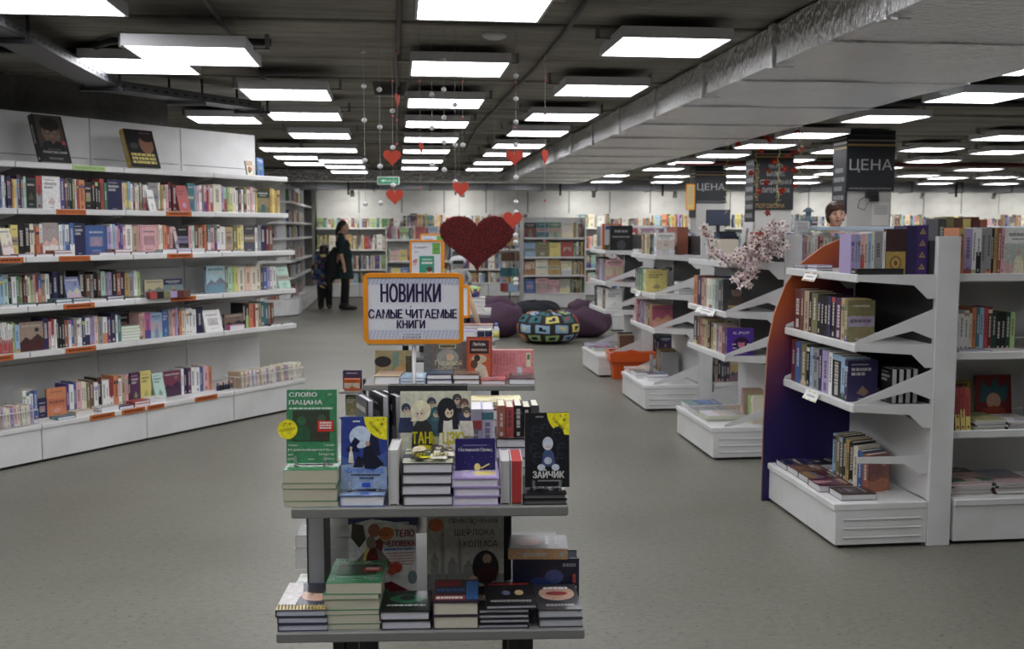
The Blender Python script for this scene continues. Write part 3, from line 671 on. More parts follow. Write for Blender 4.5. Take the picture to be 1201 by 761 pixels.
lying(.26, .03, (120, 205), (478, 462), 'front of the bottom deck, lying')
# two large books leaning on the boards on top
def lean_top(pxa, pxb, py, h, label, col, art, t, spinecol=None):
    x0 = at_frame(F, pxa, py, .24).x; x1 = at_frame(F, pxb, py, .24).x; a = Art(x1-x0, h); art(a)
    book(F @ T(x0, .26, 2.0) @ RX(-.32) @ FACE, t, h, x1-x0, col, None, label=label, art=a, weight=9)['spc'] = spinecol
def art_face(a):
    a.rect(.06, .3, .94, .985, (74, 66, 62)).ell(.52, .62, .30, .25, (120, 100, 90), 22).ell(.52, .80, .32, .15, (36, 32, 32), 20)
    a.ell(.40, .64, .11, .05, (38, 34, 34), 14).ell(.66, .64, .11, .05, (38, 34, 34), 14).ell(.40, .64, .085, .038, (132, 112, 100), 14).ell(.66, .64, .085, .038, (132, 112, 100), 14)
    a.poly([(.5, .64), (.56, .64), (.58, .54), (.48, .54)], (138, 116, 104)).rect(.44, .465, .62, .485, (84, 58, 54)).poly([(.1, .3), (.9, .3), (.84, .42), (.62, .46), (.52, .38), (.42, .46), (.2, .42)], (34, 34, 38))
    a.ell(.86, .42, .07, .045, 'red', 14).text('МИХАИЛ', .5, .26, .02, (170, 165, 160), wide=.4, align='c').text('ЛАБКОВСКИЙ', .5, .185, .045, 'white', wide=.8, align='c').dashes(.25, .75, .08, .014, 'grey', 9).dashes(.28, .72, .055, .014, 'grey', 9)
lean_top(47, 82, 184, .345, 'large black book with bespectacled portrait leaning on top of left bookcase', 'black', art_face, .045)
def art_type(a):
    a.ell(.68, .62, .24, .26, (150, 106, 88), 20).ell(.74, .80, .24, .12, (44, 34, 32), 16).rect(.5, .9, .9, .93, (110, 90, 80)).ell(.25, .56, .14, .08, 'darkgrey', 16)
    for q in range(3): a.dashes(.08, .9, .30-q*.1, .07, 'yellow', 7)
lean_top(152, 186, 192, .30, 'black book with yellow spine and yellow lettering leaning on top of bookcase', 'black', art_type, .05, (190, 160, 40))
x = at_frame(F, 291, 203, .22).x; a = Art(.075, .12); a.rect(.1, .1, .9, .7, 'cream').ell(.5, .45, .3, .2, 'rust').ell(.4, .3, .2, .12, 'green')
book(F @ T(x, .24, 2.0) @ RX(-.2) @ FACE, .012, .125, .075, 'tan', label='small tan picture book propped at the far end of the bookcase top', art=a, weight=9)
x = at_frame(F, 304, 203, .22).x; book(F @ T(x, .25, 2.0) @ RX(-.25) @ RY(.2) @ FACE, .012, .17, .07, 'blue', label='blue booklet leaning at the far end of the bookcase top', face=True, weight=9)
# wire baskets on the base
def basket(label, s0, s1, nb, row):
    r = thing('wire_basket', label, 'basket', BCM @ T(s0, 0, .262)); L = s1-s0; m_ = MB(); dp = .2
    for z in (.004, .10): m_.tube([(0, .006, z), (L, .006, z), (L, dp, z), (0, dp, z), (0, .006, z)], .003, W, 5)
    m_.build('rim', 'white', r); m_ = MB(); n = int(L/.04)
    for i in range(n+1):
        m_.tube([(L*i/n, .006, .0), (L*i/n, .006, .10)], .0016, W, 4, cap=False)
    for i in range(5): m_.tube([(L, .006+dp*i/4, 0), (L, .006+dp*i/4, .1)], .0016, W, 4, cap=False); m_.tube([(0, .006+dp*i/4, 0), (0, .006+dp*i/4, .1)], .0016, W, 4, cap=False)
    o = m_.build('wires', 'white', r); o['kind'] = 'stuff'
    x = .02
    while x < L-.03:
        t = rng.uniform(.014, .026); book(BCM @ T(s0+x, .022, .27) @ RX(-.06), t-.001, rng.uniform(.125, .14), .13, rng.choice(['cream', 'white', 'cream', 'tan', 'pink', 'lilac']), row=row, pages=CREAM, hard=False); x += t
basket('white wire basket of small paperbacks on last bookcase bay', .9, 1.64, 0, 'wire basket on the last bookcase bay')
basket('white wire basket of small paperbacks at the left edge', -1.6, -.86, 0, 'wire basket at the left edge')
for q in range(7):
    x = at_frame(F, 170+(500+q*19)/S2, 453, .12).x; r = thing('ink_bottle', '%s small dark ink bottle from left beside the wire basket' % ordn(q), 'bottle', BCM @ T(x, .12, .26), 'ink bottles on the bottom deck')
    MB().lathe([(.011, 0), (.012, .004), (.012, .035), (.007, .042), (.006, .048)], C('black' if q % 3 else 'navy'), 12).build('bottle_body', 'plastic', r); MB().lathe([(.008, .047), (.008, .062)], C('white' if q % 2 else 'red'), 10).build('cap', 'plastic', r)

# ---------------------------------------------------------------- display tables down the middle
DG = C((124, 124, 122))
def display_table(label, M, w1, w2, z1, z2, dep=.80):
    r = thing('display_table', label, 'table', M, 'display tables down the middle')
    MB().box((-w1/2, 0, z1-.026), (w1/2, dep, z1), DG, cut=.003).build('top_shelf', 'satin', r)
    MB().box((-w2/2, 0, z2-.026), (w2/2, dep+.06, z2), DG, cut=.003).build('lower_shelf', 'satin', r)
    for s in (-1, 1):
        for yy in (.14, dep-.12):
            m_ = MB().box((s*.235-.034, yy-.016, .02), (s*.235-.001, yy+.016, z2-.026), C((44, 44, 46)), cut=.003).box((s*.235+.001, yy-.016, .02), (s*.235+.034, yy+.016, z2-.026), C((44, 44, 46)), cut=.003)
            m_.build('leg', 'satin', r)
        MB().box((s*.20-.02, dep/2-.02, z2), (s*.20+.02, dep/2+.02, z1-.026), C((44, 44, 46)), cut=.003).build('post', 'satin', r)
        MB().box((s*.235-.036, .06, 0), (s*.235+.036, dep, .022), C((44, 44, 46)), cut=.004).build('foot', 'satin', r)
    return r
T1 = T(.08, 2.547, 0) @ RZ(radians(-4.3)); T2 = T(.231, 4.56, 0) @ RZ(radians(-6.4)); T3 = T(.215, 6.4, 0) @ RZ(radians(-6)); T4 = T(.37, 8.4, 0) @ RZ(radians(-6))
Z1 = at_frame(T1, 504, 595, 0).z; Z2 = at_frame(T1, 507, 740.5, 0).z
display_table('nearest dark grey display table crowded with new books', T1, .702, .79, Z1, Z2)
display_table('second dark grey display table behind the main sign', T2, .775, .86, .855, .5)
display_table('third dark grey display table with a poster tube on it', T3, .80, .88, .855, .5)
display_table('farthest dark grey display table below the big red heart', T4, .80, .88, .855, .5)
def hx(px, py, ly, F=T1): return at_frame(F, px, py, ly).x
def hz(px, py, ly, F=T1): return at_frame(F, px, py, ly).z
NEW = 9.
def hstack(F, pa, pb, pyt, pyb, ly, z, n, dep, cols, labels, art=None, pages=PALE, frac=None, hard=True, jitter=.003, weight=NEW):
    """stack whose front spans pa..pb and pyt..pyb in the photograph"""
    x0 = hx(pa, (pyt+pyb)/2, ly, F); x1 = hx(pb, (pyt+pyb)/2, ly, F); H = hz((pa+pb)/2, pyt, ly, F)-z; w = x1-x0
    frac = frac or [1/n]*n; ts = [H*f for f in frac]; a = None
    if art: a = Art(w, dep); art(a)
    return pile(F, x0, ly, z, w, dep, ts, cols, None, weight, pages, labels, jitter, a, hard), x0, w
def hface(F, pa, pb, pyt, pyb, ly, t, lean, col, label, art=None, z=None, pages=CREAM, hard=True, extra=None, turn=0., spinecol=None, weight=NEW):
    x0 = hx(pa, pyb, ly, F); x1 = hx(pb, pyb, ly, F); zb = hz((pa+pb)/2, pyb, ly, F) if z is None else z; h = (hz((pa+pb)/2, pyt, ly, F)-zb)*(1+lean*.16)
    a = Art(x1-x0, h)
    if art: art(a)
    return book(F @ T(x0, ly+t*cos(lean), zb) @ RZ(turn) @ RX(-lean) @ FACE, t, h, x1-x0, col, spinecol, label=label, art=a if art else None, face=not art, pages=pages, hard=hard, weight=weight, extra=extra)
def easel(F, pa, pb, pyb, ly, z, label):
    x0 = hx(pa, pyb, ly, F); x1 = hx(pb, pyb, ly, F); w = x1-x0; r = thing('book_easel', label, 'book stand', F @ T(x0, ly, z))
    for fx in (.2, .8):
        MB().box((w*fx-.004, -.012, .0005), (w*fx+.004, .075, .004), C((215, 215, 215))).box((w*fx-.004, -.012, .004), (w*fx+.004, -.009, .028), C((215, 215, 215))).build('prong', 'clear', r)
    MB().box((w*.2-.004, .075, .0005), (w*.8+.004, .08, .004), C((215, 215, 215))).build('cross_bar', 'clear', r)
def lbl(base, n): return ['%s, %s' % (base, p) for p in ({2: ['bottom one', 'top one'], 3: ['bottom one', 'middle one', 'top one']}.get(n) or ['%s from the bottom' % ordn(i) for i in range(n)])]
GRN = (64, 134, 92)
def art_green(a):
    a.text('СЛОВО', .05, .905, .055, 'white', wide=.55, bold=.04).text('ПАЦАНА', .05, .80, .055, 'white', wide=.66, bold=.04).text('18+', .82, .92, .03, 'white')
    a.dashes(.05, .95, .735, .022, (200, 220, 205), 10).rect(.12, .30, .86, .72, (58, 66, 52)).ell(.30, .58, .09, .06, (60, 104, 70)).poly([(.12, .31), (.48, .31), (.46, .46), (.36, .52), (.24, .52), (.14, .46)], (50, 92, 62))
    a.ell(.70, .60, .08, .06, (70, 92, 66)).poly([(.54, .31), (.85, .31), (.84, .47), (.74, .53), (.62, .53), (.55, .46)], (66, 60, 50)).rect(.62, .43, .94, .58, (200, 50, 38))
    for q in range(3): a.dashes(.66, .90, .54-q*.035, .02, 'white', 6)
    a.text('Роберт', .04, .235, .028, 'white').text('Гараев', .95, .235, .028, 'white', align='r').text('Криминаль-', .04, .172, .03, 'white', wide=.9).text('ный', .04, .11, .03, 'white').text('Татарстан', .95, .11, .03, 'white', align='r').text('1970', .04, .045, .032, 'white').text('2010-х', .95, .045, .032, 'white', align='r').rect(.44, .055, .56, .062, 'white')
zt, x0, w0 = hstack(T1, 332, 395, 551, 597, .012, Z1, 4, .20, [GRN], lbl('green paperback in stack under the upright green book', 4), art_green, (196, 192, 170), [.36, .15, .33, .16][::-1], False, .0035)
easel(T1, 336, 393, 548, .06, zt, 'clear easel holding the upright green book')
b_ = hface(T1, 336, 395, 461, 546, .052, .022, .13, GRN, 'green book standing upright with a round yellow sticker', art_green, zt+.005, hard=False)
def round_sticker(r, b):
    m_ = MB(); a = Art(.05, .05); a.ell(.5, .5, .5, .5, (232, 220, 44), 28).text('НОВИНКА', .5, .42, .15, (60, 60, 20), wide=.86, align='c', rot=.15)
    for x_, y_, s in ((.4, .8, .07), (.62, .78, .09), (.3, .68, .06)): a.poly([(x_+s*(1 if i % 2 == 0 else .45)*cos(pi/2+i*pi/5), y_+s*(1 if i % 2 == 0 else .45)*sin(pi/2+i*pi/5)) for i in range(10)], (120, 120, 30))
    M = T(b['w']+.003, -.022, b['h']*.33) @ RZ(pi/2)
    m_.prism([(.025+.025*cos(2*pi*i/28), .025+.025*sin(2*pi*i/28)) for i in range(28)], .0003, .0012, C((232, 220, 44)), M); a.out(m_, M); o = m_.build('sticker', 'gloss', r); o['label'] = 'round yellow novelty sticker'
b_['extra'] = round_sticker
def corner(r, b, n=10):
    s = b['d']*.5; m_ = MB(); pts = [(0, 0)]+[(s*cos(pi+pi/2*i/n), s*sin(pi+pi/2*i/n)) for i in range(n+1)]; M = T(b['w']+.002, b['d'], b['h']) @ RZ(pi/2)
    m_.prism(pts, .0003, .001, C((236, 226, 44)), M); a = Art(s, s); a.text('Новинка', -.80, -.28, .15, (70, 70, 20), wide=.72, rot=-.78)
    for x_, y_, q in ((-.22, -.32, .09), (-.4, -.14, .06), (-.16, -.1, .05)): a.poly([(x_+q*(1 if i % 2 == 0 else .45)*cos(pi/2+i*pi/5), y_+q*(1 if i % 2 == 0 else .45)*sin(pi/2+i*pi/5)) for i in range(10)], (120, 120, 30))
    a.out(m_, M); o = m_.build('sticker', 'gloss', r); o['label'] = 'yellow corner novelty sticker'
def art_blue(a):
    a.rect(0, 0, 1, .36, (150, 172, 206)).poly([(0, .33), (.4, .36), (1, .30), (1, .52), (.7, .42), (.3, .38), (0, .46)], (70, 96, 160)).ell(.42, .72, .24, .155, (196, 212, 232), 24)
    a.poly([(.1, .52), (.3, .72), (.42, .66), (.34, .60), (.4, .52)], (24, 30, 66)).poly([(.56, .48), (.66, .82), (.8, .72), (.86, .46)], (28, 32, 62)).poly([(.5, .56), (.6, .62), (.72, .5), (.94, .34), (.7, .26), (.52, .28), (.46, .4)], (22, 26, 46))
    a.poly([(.26, .30), (.36, .46), (.5, .42), (.48, .30)], (26, 30, 50)).ell(.58, .63, .05, .035, (180, 150, 130)).poly([(.16, .36), (.28, .36), (.26, .5), (.22, .57), (.18, .5)], (214, 210, 196)).ell(.22, .57, .03, .022, (200, 180, 160))
    a.text('ЧЁРНЫЙ ВЗВОД', .5, .225, .055, (40, 110, 220), wide=.84, align='c').dashes(.22, .86, .185, .022, (40, 48, 84), 12).dashes(.4, .72, .14, .02, (40, 48, 84), 6).rect(.46, .03, .64, .085, (36, 84, 200)).dashes(.26, .42, .93, .02, 'white', 4)
zt, x0, w0 = hstack(T1, 397, 450, 581, 597, .012, Z1, 1, .20, ['blue'], ['blue book lying under the upright blue moon book'], art_blue, PALE)
easel(T1, 400, 454, 578, .055, zt, 'clear easel holding the upright blue moon book')
b_ = hface(T1, 400, 454, 493, 577, .05, .02, .13, (48, 66, 140), 'blue book with a white moon standing upright, yellow corner sticker', art_blue, zt+.005); b_['extra'] = corner
# books between: page edges forward
def hedge(F, pa, pb, pyt, pyb, ly, dep, col, pages, label, turn=0., z=None, spine=False, weight=NEW):
    x0 = hx(pa, pyb, ly, F); x1 = hx(pb, pyb, ly, F); zb = hz(pa, pyb, ly, F) if z is None else z; h = hz(pa, pyt, ly, F)-zb
    M = F @ T(x1, ly+dep, zb) @ RZ(turn) @ FORE if not spine else F @ T(x0, ly, zb) @ RZ(turn)
    return book(M, x1-x0, h, dep, col, label=label, pages=pages, weight=weight)
hedge(T1, 456, 468, 527, 597, .02, .13, (196, 190, 186), (206, 206, 206), 'pale book standing with page edges forward beside the blue book', z=Z1)
for pa, pb, pt, ly, tr, c, lb in ((426, 433, 461, .38, -.32, (190, 192, 196), 'grey framed black book standing rearmost left, turned sideways'), (441, 452, 456, .37, -.28, (90, 90, 96), 'grey edged black book leaning behind the blue book'), (453, 465, 456, .36, -.24, (60, 60, 64), 'slim dark book leaning against the tall manga book')):
    x0 = hx(pa, 520, ly); z_ = Z1; h = hz(pa, pt, ly)-z_
    book(T1 @ T(x0, ly+.0, z_) @ RZ(-.9+tr) @ FACE, .02, h, .13, (34, 34, 36), label=lb, face=True, pages=(200, 200, 204), weight=NEW)
def art_manga(a):
    a.rect(0, 0, 1, 1, (206, 206, 186))
    for x_, y_, hc, cc in ((.08, .72, (60, 66, 92), (48, 56, 86)), (.44, .82, (70, 74, 90), (80, 120, 124)), (.50, .66, (58, 110, 118), (64, 96, 110)), (.80, .88, (76, 74, 76), (52, 50, 54)), (.90, .80, (110, 78, 76), (60, 70, 100)), (.93, .66, (84, 80, 78), (214, 210, 198))):
        a.poly([(x_-.11, y_-.42), (x_+.11, y_-.42), (x_+.09, y_-.16), (x_-.09, y_-.16)], cc).ell(x_, y_, .066, .085, hc, 14).ell(x_+.008, y_-.045, .046, .058, (216, 196, 170), 12).poly([(x_-.05, y_+.0), (x_+.06, y_+.0), (x_+.05, y_-.035), (x_+.03, y_-.012), (x_+.005, y_-.04), (x_-.02, y_-.012), (x_-.045, y_-.04)], hc).ell(x_-.012, y_-.05, .007, .009, (50, 44, 50), 6).ell(x_+.03, y_-.05, .007, .009, (50, 44, 50), 6)
    a.poly([(.16, .02), (.46, .02), (.44, .42), (.36, .54), (.26, .54), (.18, .40)], (46, 46, 50)).ell(.29, .68, .14, .18, (226, 220, 190), 20).ell(.27, .64, .075, .11, (222, 204, 182), 16).poly([(.15, .5), (.2, .75), (.24, .72), (.22, .5)], (220, 214, 184)).poly([(.18, .76), (.37, .76), (.35, .66), (.31, .72), (.27, .65), (.24, .72), (.2, .64)], (226, 220, 190)).ell(.245, .63, .012, .016, (70, 60, 70), 8).ell(.30, .63, .012, .016, (70, 60, 70), 8)
    a.poly([(.54, .0), (.90, .0), (.86, .36), (.76, .56), (.64, .56), (.56, .4)], (222, 220, 210)).ell(.66, .70, .14, .20, (40, 40, 48), 20).poly([(.53, .3), (.56, .72), (.62, .7), (.60, .3)], (40, 40, 48)).poly([(.74, .36), (.72, .72), (.80, .72), (.82, .36)], (40, 40, 48)).ell(.69, .655, .062, .10, (222, 204, 182), 16).poly([(.60, .78), (.77, .78), (.765, .64), (.74, .71), (.70, .67), (.66, .72), (.625, .64)], (40, 40, 48)).ell(.67, .64, .011, .016, (60, 50, 60), 8).ell(.72, .64, .011, .016, (60, 50, 60), 8)
    a.text('ТАНЬ', .17, .12, .19, (214, 206, 40), wide=.33, bold=.04).text('ЦЗЮ', .60, .12, .19, (214, 206, 40), wide=.30, bold=.04).ell(.46, .04, .12, .05, (214, 206, 40), 16).dashes(.26, .4, .07, .03, (214, 206, 40), 4)
zt, x0, w0 = hstack(T1, 471, 530, 543, 595, .012, Z1, 4, .19, [(52, 50, 62)], lbl('manga volume in stack below the wide manga cover', 4), art_manga, (222, 222, 228))
def art_manga_hi(a):
    q = Art(a.w, a.h*.60); art_manga(q); a.rect(0, 0, 1, 1, (196, 196, 180)); a.p += [([(x, y+a.h*.40) for x, y in pts], c, k+1) for pts, c, k in q.p]
hface(T1, 470, 553, 463, 590, .175, .02, .10, (200, 200, 180), 'wide pale manga book with two girls and yellow title', art_manga_hi, Z1)
x0 = hx(455, 458, .29); book(T1 @ T(x0, .32, Z1+.0) @ FACE, .028, hz(500, 455, .24)-Z1, hx(548, 458, .24)-x0, (44, 44, 48), label='dark slipcase standing behind the wide manga book', weight=NEW)
def art_lilac(a): a.rect(.05, .1, .95, .9, (196, 182, 224)).ell(.7, .3, .25, .12, 'yellow', 16).ell(.3, .6, .2, .2, (226, 220, 236), 12)
zt, x0, w0 = hstack(T1, 531, 586, 561, 596, .012, Z1, 3, .19, [(160, 140, 190)], lbl('lilac book in stack below the small navy book', 3), art_lilac, (226, 222, 234))
def art_prince(a):
    a.text('Маленький Принц', .5, .60, .10, 'white', wide=.84, align='c').dashes(.2, .8, .78, .025, (150, 150, 190), 14).ell(.55, .08, .08, .12, 'yellow', 14).poly([(.62, .06), (.84, .2), (.86, .17), (.66, .02)], 'yellow')
    for i in range(9): a.ell(rng.uniform(.08, .92), rng.uniform(.15, .9), .008, .012, (220, 210, 140), 6)
hface(T1, 534, 581, 517, 549, .10, .02, .12, (36, 30, 92), 'small navy book with white script title standing over lilac stack', art_prince, zt)
hedge(T1, 552, 565, 480, 540, .235, .14, (190, 186, 208), PALE, 'left of two lilac grey spines behind the navy book', z=Z1, spine=True)
hedge(T1, 565.5, 579, 480, 540, .235, .14, (186, 182, 206), PALE, 'right of two lilac grey spines behind the navy book', z=Z1, spine=True)
hedge(T1, 587, 598, 540, 596, .02, .14, (176, 168, 186), (186, 186, 184), 'grey book standing with page edges forward beside lilac stack', z=Z1)
hedge(T1, 599, 613, 540, 596, .02, .14, (196, 190, 186), (176, 58, 56), 'book with red page edges standing forward beside grey one', z=Z1)
def art_rabbit(a):
    a.rect(.06, .02, .98, .98, (24, 26, 32))
    for x_, y_, s in ((.25, .74, .13), (.45, .78, .12), (.74, .72, .14), (.2, .52, .12), (.82, .52, .13), (.28, .40, .12), (.78, .38, .12)): a.ell(x_, y_, s, s*.7, (40, 46, 58), 9).ell(x_+.02, y_-.01, s*.8, s*.55, (22, 24, 30), 9).ell(x_-.04, y_+.01, .009, .005, 'grey', 6).ell(x_+.04, y_+.01, .009, .005, 'grey', 6)
    a.poly([(.36, .28), (.68, .28), (.64, .46), (.56, .52), (.46, .52), (.40, .46)], (70, 88, 130)).ell(.51, .59, .12, .09, (206, 212, 226), 18).ell(.51, .55, .07, .05, (222, 212, 206), 14).poly([(.42, .60), (.60, .60), (.585, .555), (.55, .575), (.51, .55), (.47, .575), (.435, .555)], (206, 212, 226)).ell(.485, .545, .011, .008, (40, 50, 90), 6).ell(.535, .545, .011, .008, (40, 50, 90), 6).ell(.36, .27, .09, .045, (206, 212, 226), 12).ell(.68, .27, .09, .045, (206, 212, 226), 12).ell(.51, .36, .09, .05, (190, 196, 214), 12)
    a.text('ЗАЙЧИК', .52, .13, .085, 'white', wide=.70, align='c', bold=.04).dashes(.28, .78, .085, .018, 'grey', 12).dashes(.24, .42, .94, .02, 'grey', 4)
zt, x0, w0 = hstack(T1, 613, 665, 579, 597, .012, Z1, 2, .20, [(30, 30, 33)], lbl('black book lying under the upright black rabbit book', 2), art_rabbit, (110, 108, 110))
easel(T1, 615, 667, 568, .055, zt, 'clear easel holding the upright black book')
b_ = hface(T1, 616, 668, 488, 569, .05, .02, .12, (28, 28, 32), 'black book with a pale seated figure, yellow corner sticker', art_rabbit, zt+.005, pages=(60, 60, 64)); b_['extra'] = corner
# rear half of the top shelf
xx = hx(583, 520, .42)
pile(T1, xx, .42, Z1, .13, .19, [.03, .03, .028], ['darkgrey', 'lilac', 'black'], None, NEW, PALE, ['lowest dark book of the pile at rear right of nearest table', 'lilac book in the pile at rear right of nearest table', 'top black book of the pile at rear right of nearest table'])
for q, (c, lb) in enumerate((('rust', 'left small rust book standing at rear right of nearest table'), ('red', 'small red book standing at rear right of nearest table'), ('black', 'first black book standing at rear right of nearest table'), ('black', 'second black book standing at rear right of nearest table'), ('darkgrey', 'last grey book standing at rear right of nearest table'))):
    book(T1 @ T(xx+.002+q*.025, .44, Z1+.0885), .023, .095-.004*(q % 2), .12, c, label=lb, weight=NEW)
pile(T1, hx(553, 480, .62), .62, Z1, .16, .13, [.035]*4+[.012, .012], ['darkgrey', 'darkgrey', 'white', 'violet', 'orange', 'yellow'], None, NEW, PALE, ['%s from the bottom of the pile with a yellow top' % ordn(i).capitalize()+' book' for i in range(6)])
# lower shelf
def art_head(a): a.rect(0, 0, 1, .16, (196, 178, 112)).ell(.72, .55, .34, .24, (206, 164, 142), 20).ell(.74, .74, .34, .16, (40, 34, 34), 18).ell(.6, .55, .03, .02, (60, 40, 36)).ell(.84, .55, .03, .02, (60, 40, 36)).poly([(0, .16), (.35, .16), (.4, .6), (.3, 1), (0, 1)], (206, 200, 200))
zt, x0, w0 = hstack(T1, 324, 383, 715, 743, .012, Z2, 3, .20, [(52, 54, 78)], lbl('navy notebook in the lower left stack', 3), art_head, (206, 208, 222))
r_ = thing('spiral_binding', 'golden spiral binding along the front of the notebook stack', 'binding', T1 @ T(x0+.004, .012, zt))
m_ = MB()
for i in range(15): m_.tube([(w0*(.02+.96*i/14)*.97, .006+.006*cos(t), .0062+.006*sin(t)) for t in [2*pi*k/8 for k in range(9)]], .0012, C('gold'), 5, cap=False)
o = m_.build('rings', 'metal', r_); o['kind'] = 'stuff'
zt, x0, w0 = hstack(T1, 381, 446, 684, 744, .02, Z2, 6, .20, [GRN], lbl('green paperback in the lower shelf stack', 6), art_green, (198, 194, 176), [.12, .2, .1, .23, .11, .24], False, .005)
def art_dkgreen(a): a.rect(.03, .03, .97, .97, (20, 36, 30)).ell(.5, .6, .36, .2, (40, 130, 90), 16).ell(.5, .64, .16, .12, (16, 24, 20), 12).dashes(.12, .9, .24, .07, (190, 205, 196), 9)
hstack(T1, 446, 505, 717, 744, .012, Z2, 2, .15, [(24, 32, 30)], lbl('dark green book in the small lower stack', 2), art_dkgreen, (212, 212, 222))
def art_red(a): a.rect(0, 0, 1, 1, (52, 50, 62)).rect(.02, .08, .7, .3, (150, 52, 46)).rect(.02, .7, .6, .95, (120, 40, 40)).dashes(.06, .7, .45, .12, (60, 90, 140), 6).rect(.72, .1, .98, .9, (56, 100, 156)).dashes(.06, .66, .12, .1, 'white', 8)
hstack(T1, 507, 561, 706, 741, .012, Z2, 2, .17, [(60, 40, 60)], lbl('thick cream paged book in the red blue stack', 2), art_red, (212, 208, 190))
def art_black(a): a.rect(0, 0, 1, 1, (26, 26, 30)).rect(.1, .86, .9, .93, (150, 40, 40)).ell(.42, .5, .09, .1, (110, 120, 150), 10).ell(.68, .5, .09, .12, (196, 170, 130), 10).dashes(.1, .9, .1, .09, 'grey', 14)
zt, x0, w0 = hstack(T1, 562, 622, 714, 741, .012, Z2, 4, .17, [(26, 26, 30)], lbl('thin black book in the lower right stack', 4), None, (206, 208, 220), jitter=.004)
a_ = Art(w0, .17); art_black(a_)
book(T1 @ T(x0+.018, .008, zt) @ RZ(.02) @ FLAT, .012, .17, w0, (26, 26, 30), label='black book lying skewed on top of the thin black stack', art=a_, pages=(206, 208, 220), weight=NEW)
def art_mouth(a): a.rect(0, 0, 1, 1, (58, 58, 64)).ell(.5, .62, .42, .28, (196, 160, 140), 20).ell(.5, .62, .26, .08, (150, 60, 58), 16).dashes(.22, .8, .78, .09, 'white', 5).dashes(.2, .85, .12, .08, 'grey', 9)
hstack(T1, 631, 683, 715, 739, .015, Z2, 2, .19, [(58, 58, 64)], lbl('grey book in stack at the lower right corner', 2), art_mouth, (196, 198, 206))
def art_body(a):
    a.poly([(0, .93), (.35, .99), (.6, .96), (1, .90), (1, 1), (0, 1)], (40, 46, 100)).poly([(.0, .40), (.1, .5), (.3, .66), (.36, .70), (.46, .64), (.66, .44), (.6, .41), (.48, .5), (.46, .41), (.22, .41), (.2, .52)], (132, 118, 110)).poly([(.18, .42), (.26, .68), (.36, .62), (.34, .42)], 'yellow').ell(.33, .72, .07, .075, (140, 122, 112), 14).ell(.35, .52, .09, .12, (120, 44, 40), 14).ell(.36, .61, .06, .05, (90, 40, 44), 12)
    a.poly([(.04, .78), (.16, .66), (.26, .76), (.22, .92), (.06, .95)], (60, 44, 40)).ell(.38, .86, .09, .08, (160, 90, 76), 12).ell(.56, .82, .115, .075, (206, 112, 36), 20).poly([(.40, .66), (.49, .61), (.52, .72), (.47, .77), (.40, .74)], (120, 44, 40))
    a.ell(.70, .42, .09, .065, (196, 60, 44), 12).ell(.64, .38, .06, .05, (206, 84, 60), 10).ell(.94, .30, .07, .08, (120, 140, 140), 14).poly([(.55, .10), (.88, .15), (.62, .26), (.52, .24)], (110, 36, 40)).ell(.88, .09, .12, .06, 'mustard', 14).ell(.97, .1, .08, .05, 'sky', 10)
    a.text('ТЕЛО', .69, .78, .075, (160, 44, 44), wide=.28, bold=.04).text('ЧЕЛОВЕКА', .53, .67, .062, (160, 44, 44), wide=.45, bold=.04).dashes(.53, .96, .625, .022, (60, 110, 180), 9)
    for q in range(5): a.dashes(.56+.03*(q % 2), .97, .585-q*.032, .012, (190, 120, 116), 11)
    for q in range(2): a.dashes(.45, .6, .835-q*.03, .012, (120, 60, 30), 5)
    a.dashes(.4, .9, .935, .022, (200, 200, 220), 14)
x0 = hx(408, 690, .20); x1 = hx(487, 690, .20); h_ = hz(450, 608, .20)-Z2; a_ = Art(x1-x0, h_); art_body(a_)
def box_side(r, b):
    a = Art(b['w'], b['h']); a.rect(0, .88, 1, 1, (40, 46, 100)).ell(.5, .48, .36, .09, (60, 60, 130), 16).ell(.5, .72, .3, .08, (130, 150, 140), 12).text('ТЕЛО', .72, .03, .5*b['w']/b['h'], (60, 50, 60), wide=1.6, rot=pi/2).dashes(.2, .9, .2, .012, 'grey', 4)
    o = a.out(MB(), T(b['w'], b['d'], 0) @ RZ(pi)).build('side_print', 'print', r); o['label'] = 'printed narrow side of the box'
book(T1 @ T(x0, .20+.055, Z2) @ RZ(.06) @ FACE, .055, h_, x1-x0, 'white', label='white boxed book about the human body on the lower shelf', art=a_, pages=(226, 226, 230), hard=False, weight=NEW, extra=box_side, name='boxed_book', colname='white', spine=False)
def art_sher(a):
    g1 = (104, 104, 100); a.rect(.0, .0, 1, 1, (192, 190, 178)).rect(0, 0, 1, .28, (140, 140, 134))
    for x_, w_, h2 in ((.05, .10, .45), (.18, .05, .72), (.27, .12, .40), (.40, .05, .62), (.47, .14, .36), (.62, .12, .30)): a.rect(x_, .2, x_+w_, h2, (150, 150, 144)).poly([(x_, h2), (x_+w_, h2), (x_+w_/2, h2+.09)], (140, 140, 136))
    a.ell(.12, .86, .10, .075, (196, 96, 40), 18).ell(.76, .36, .17, .20, (36, 30, 32), 22).ell(.78, .46, .06, .06, (170, 140, 120), 12).ell(.60, .22, .06, .04, (196, 172, 146), 12).poly([(.66, .2), (.9, .2), (.92, .36), (.78, .42), (.66, .34)], (60, 32, 36))
    a.text('ПРИКЛЮЧЕНИЯ', .29, .88, .055, (44, 44, 46), wide=.63).text('ШЕРЛОКА', .36, .74, .07, (44, 44, 46), wide=.52).text('ХОЛМСА', .46, .60, .075, (44, 44, 46), wide=.46)
hface(T1, 501, 591, 603, 690, .24, .04, .03, (120, 120, 114), 'large grey detective story book standing on the lower shelf', art_sher, Z2)
hedge(T1, 356, 377, 607, 690, .235, .19, (60, 58, 56), (168, 168, 172), 'thick dark book standing with grey page edges on lower left', turn=.06, z=Z2)
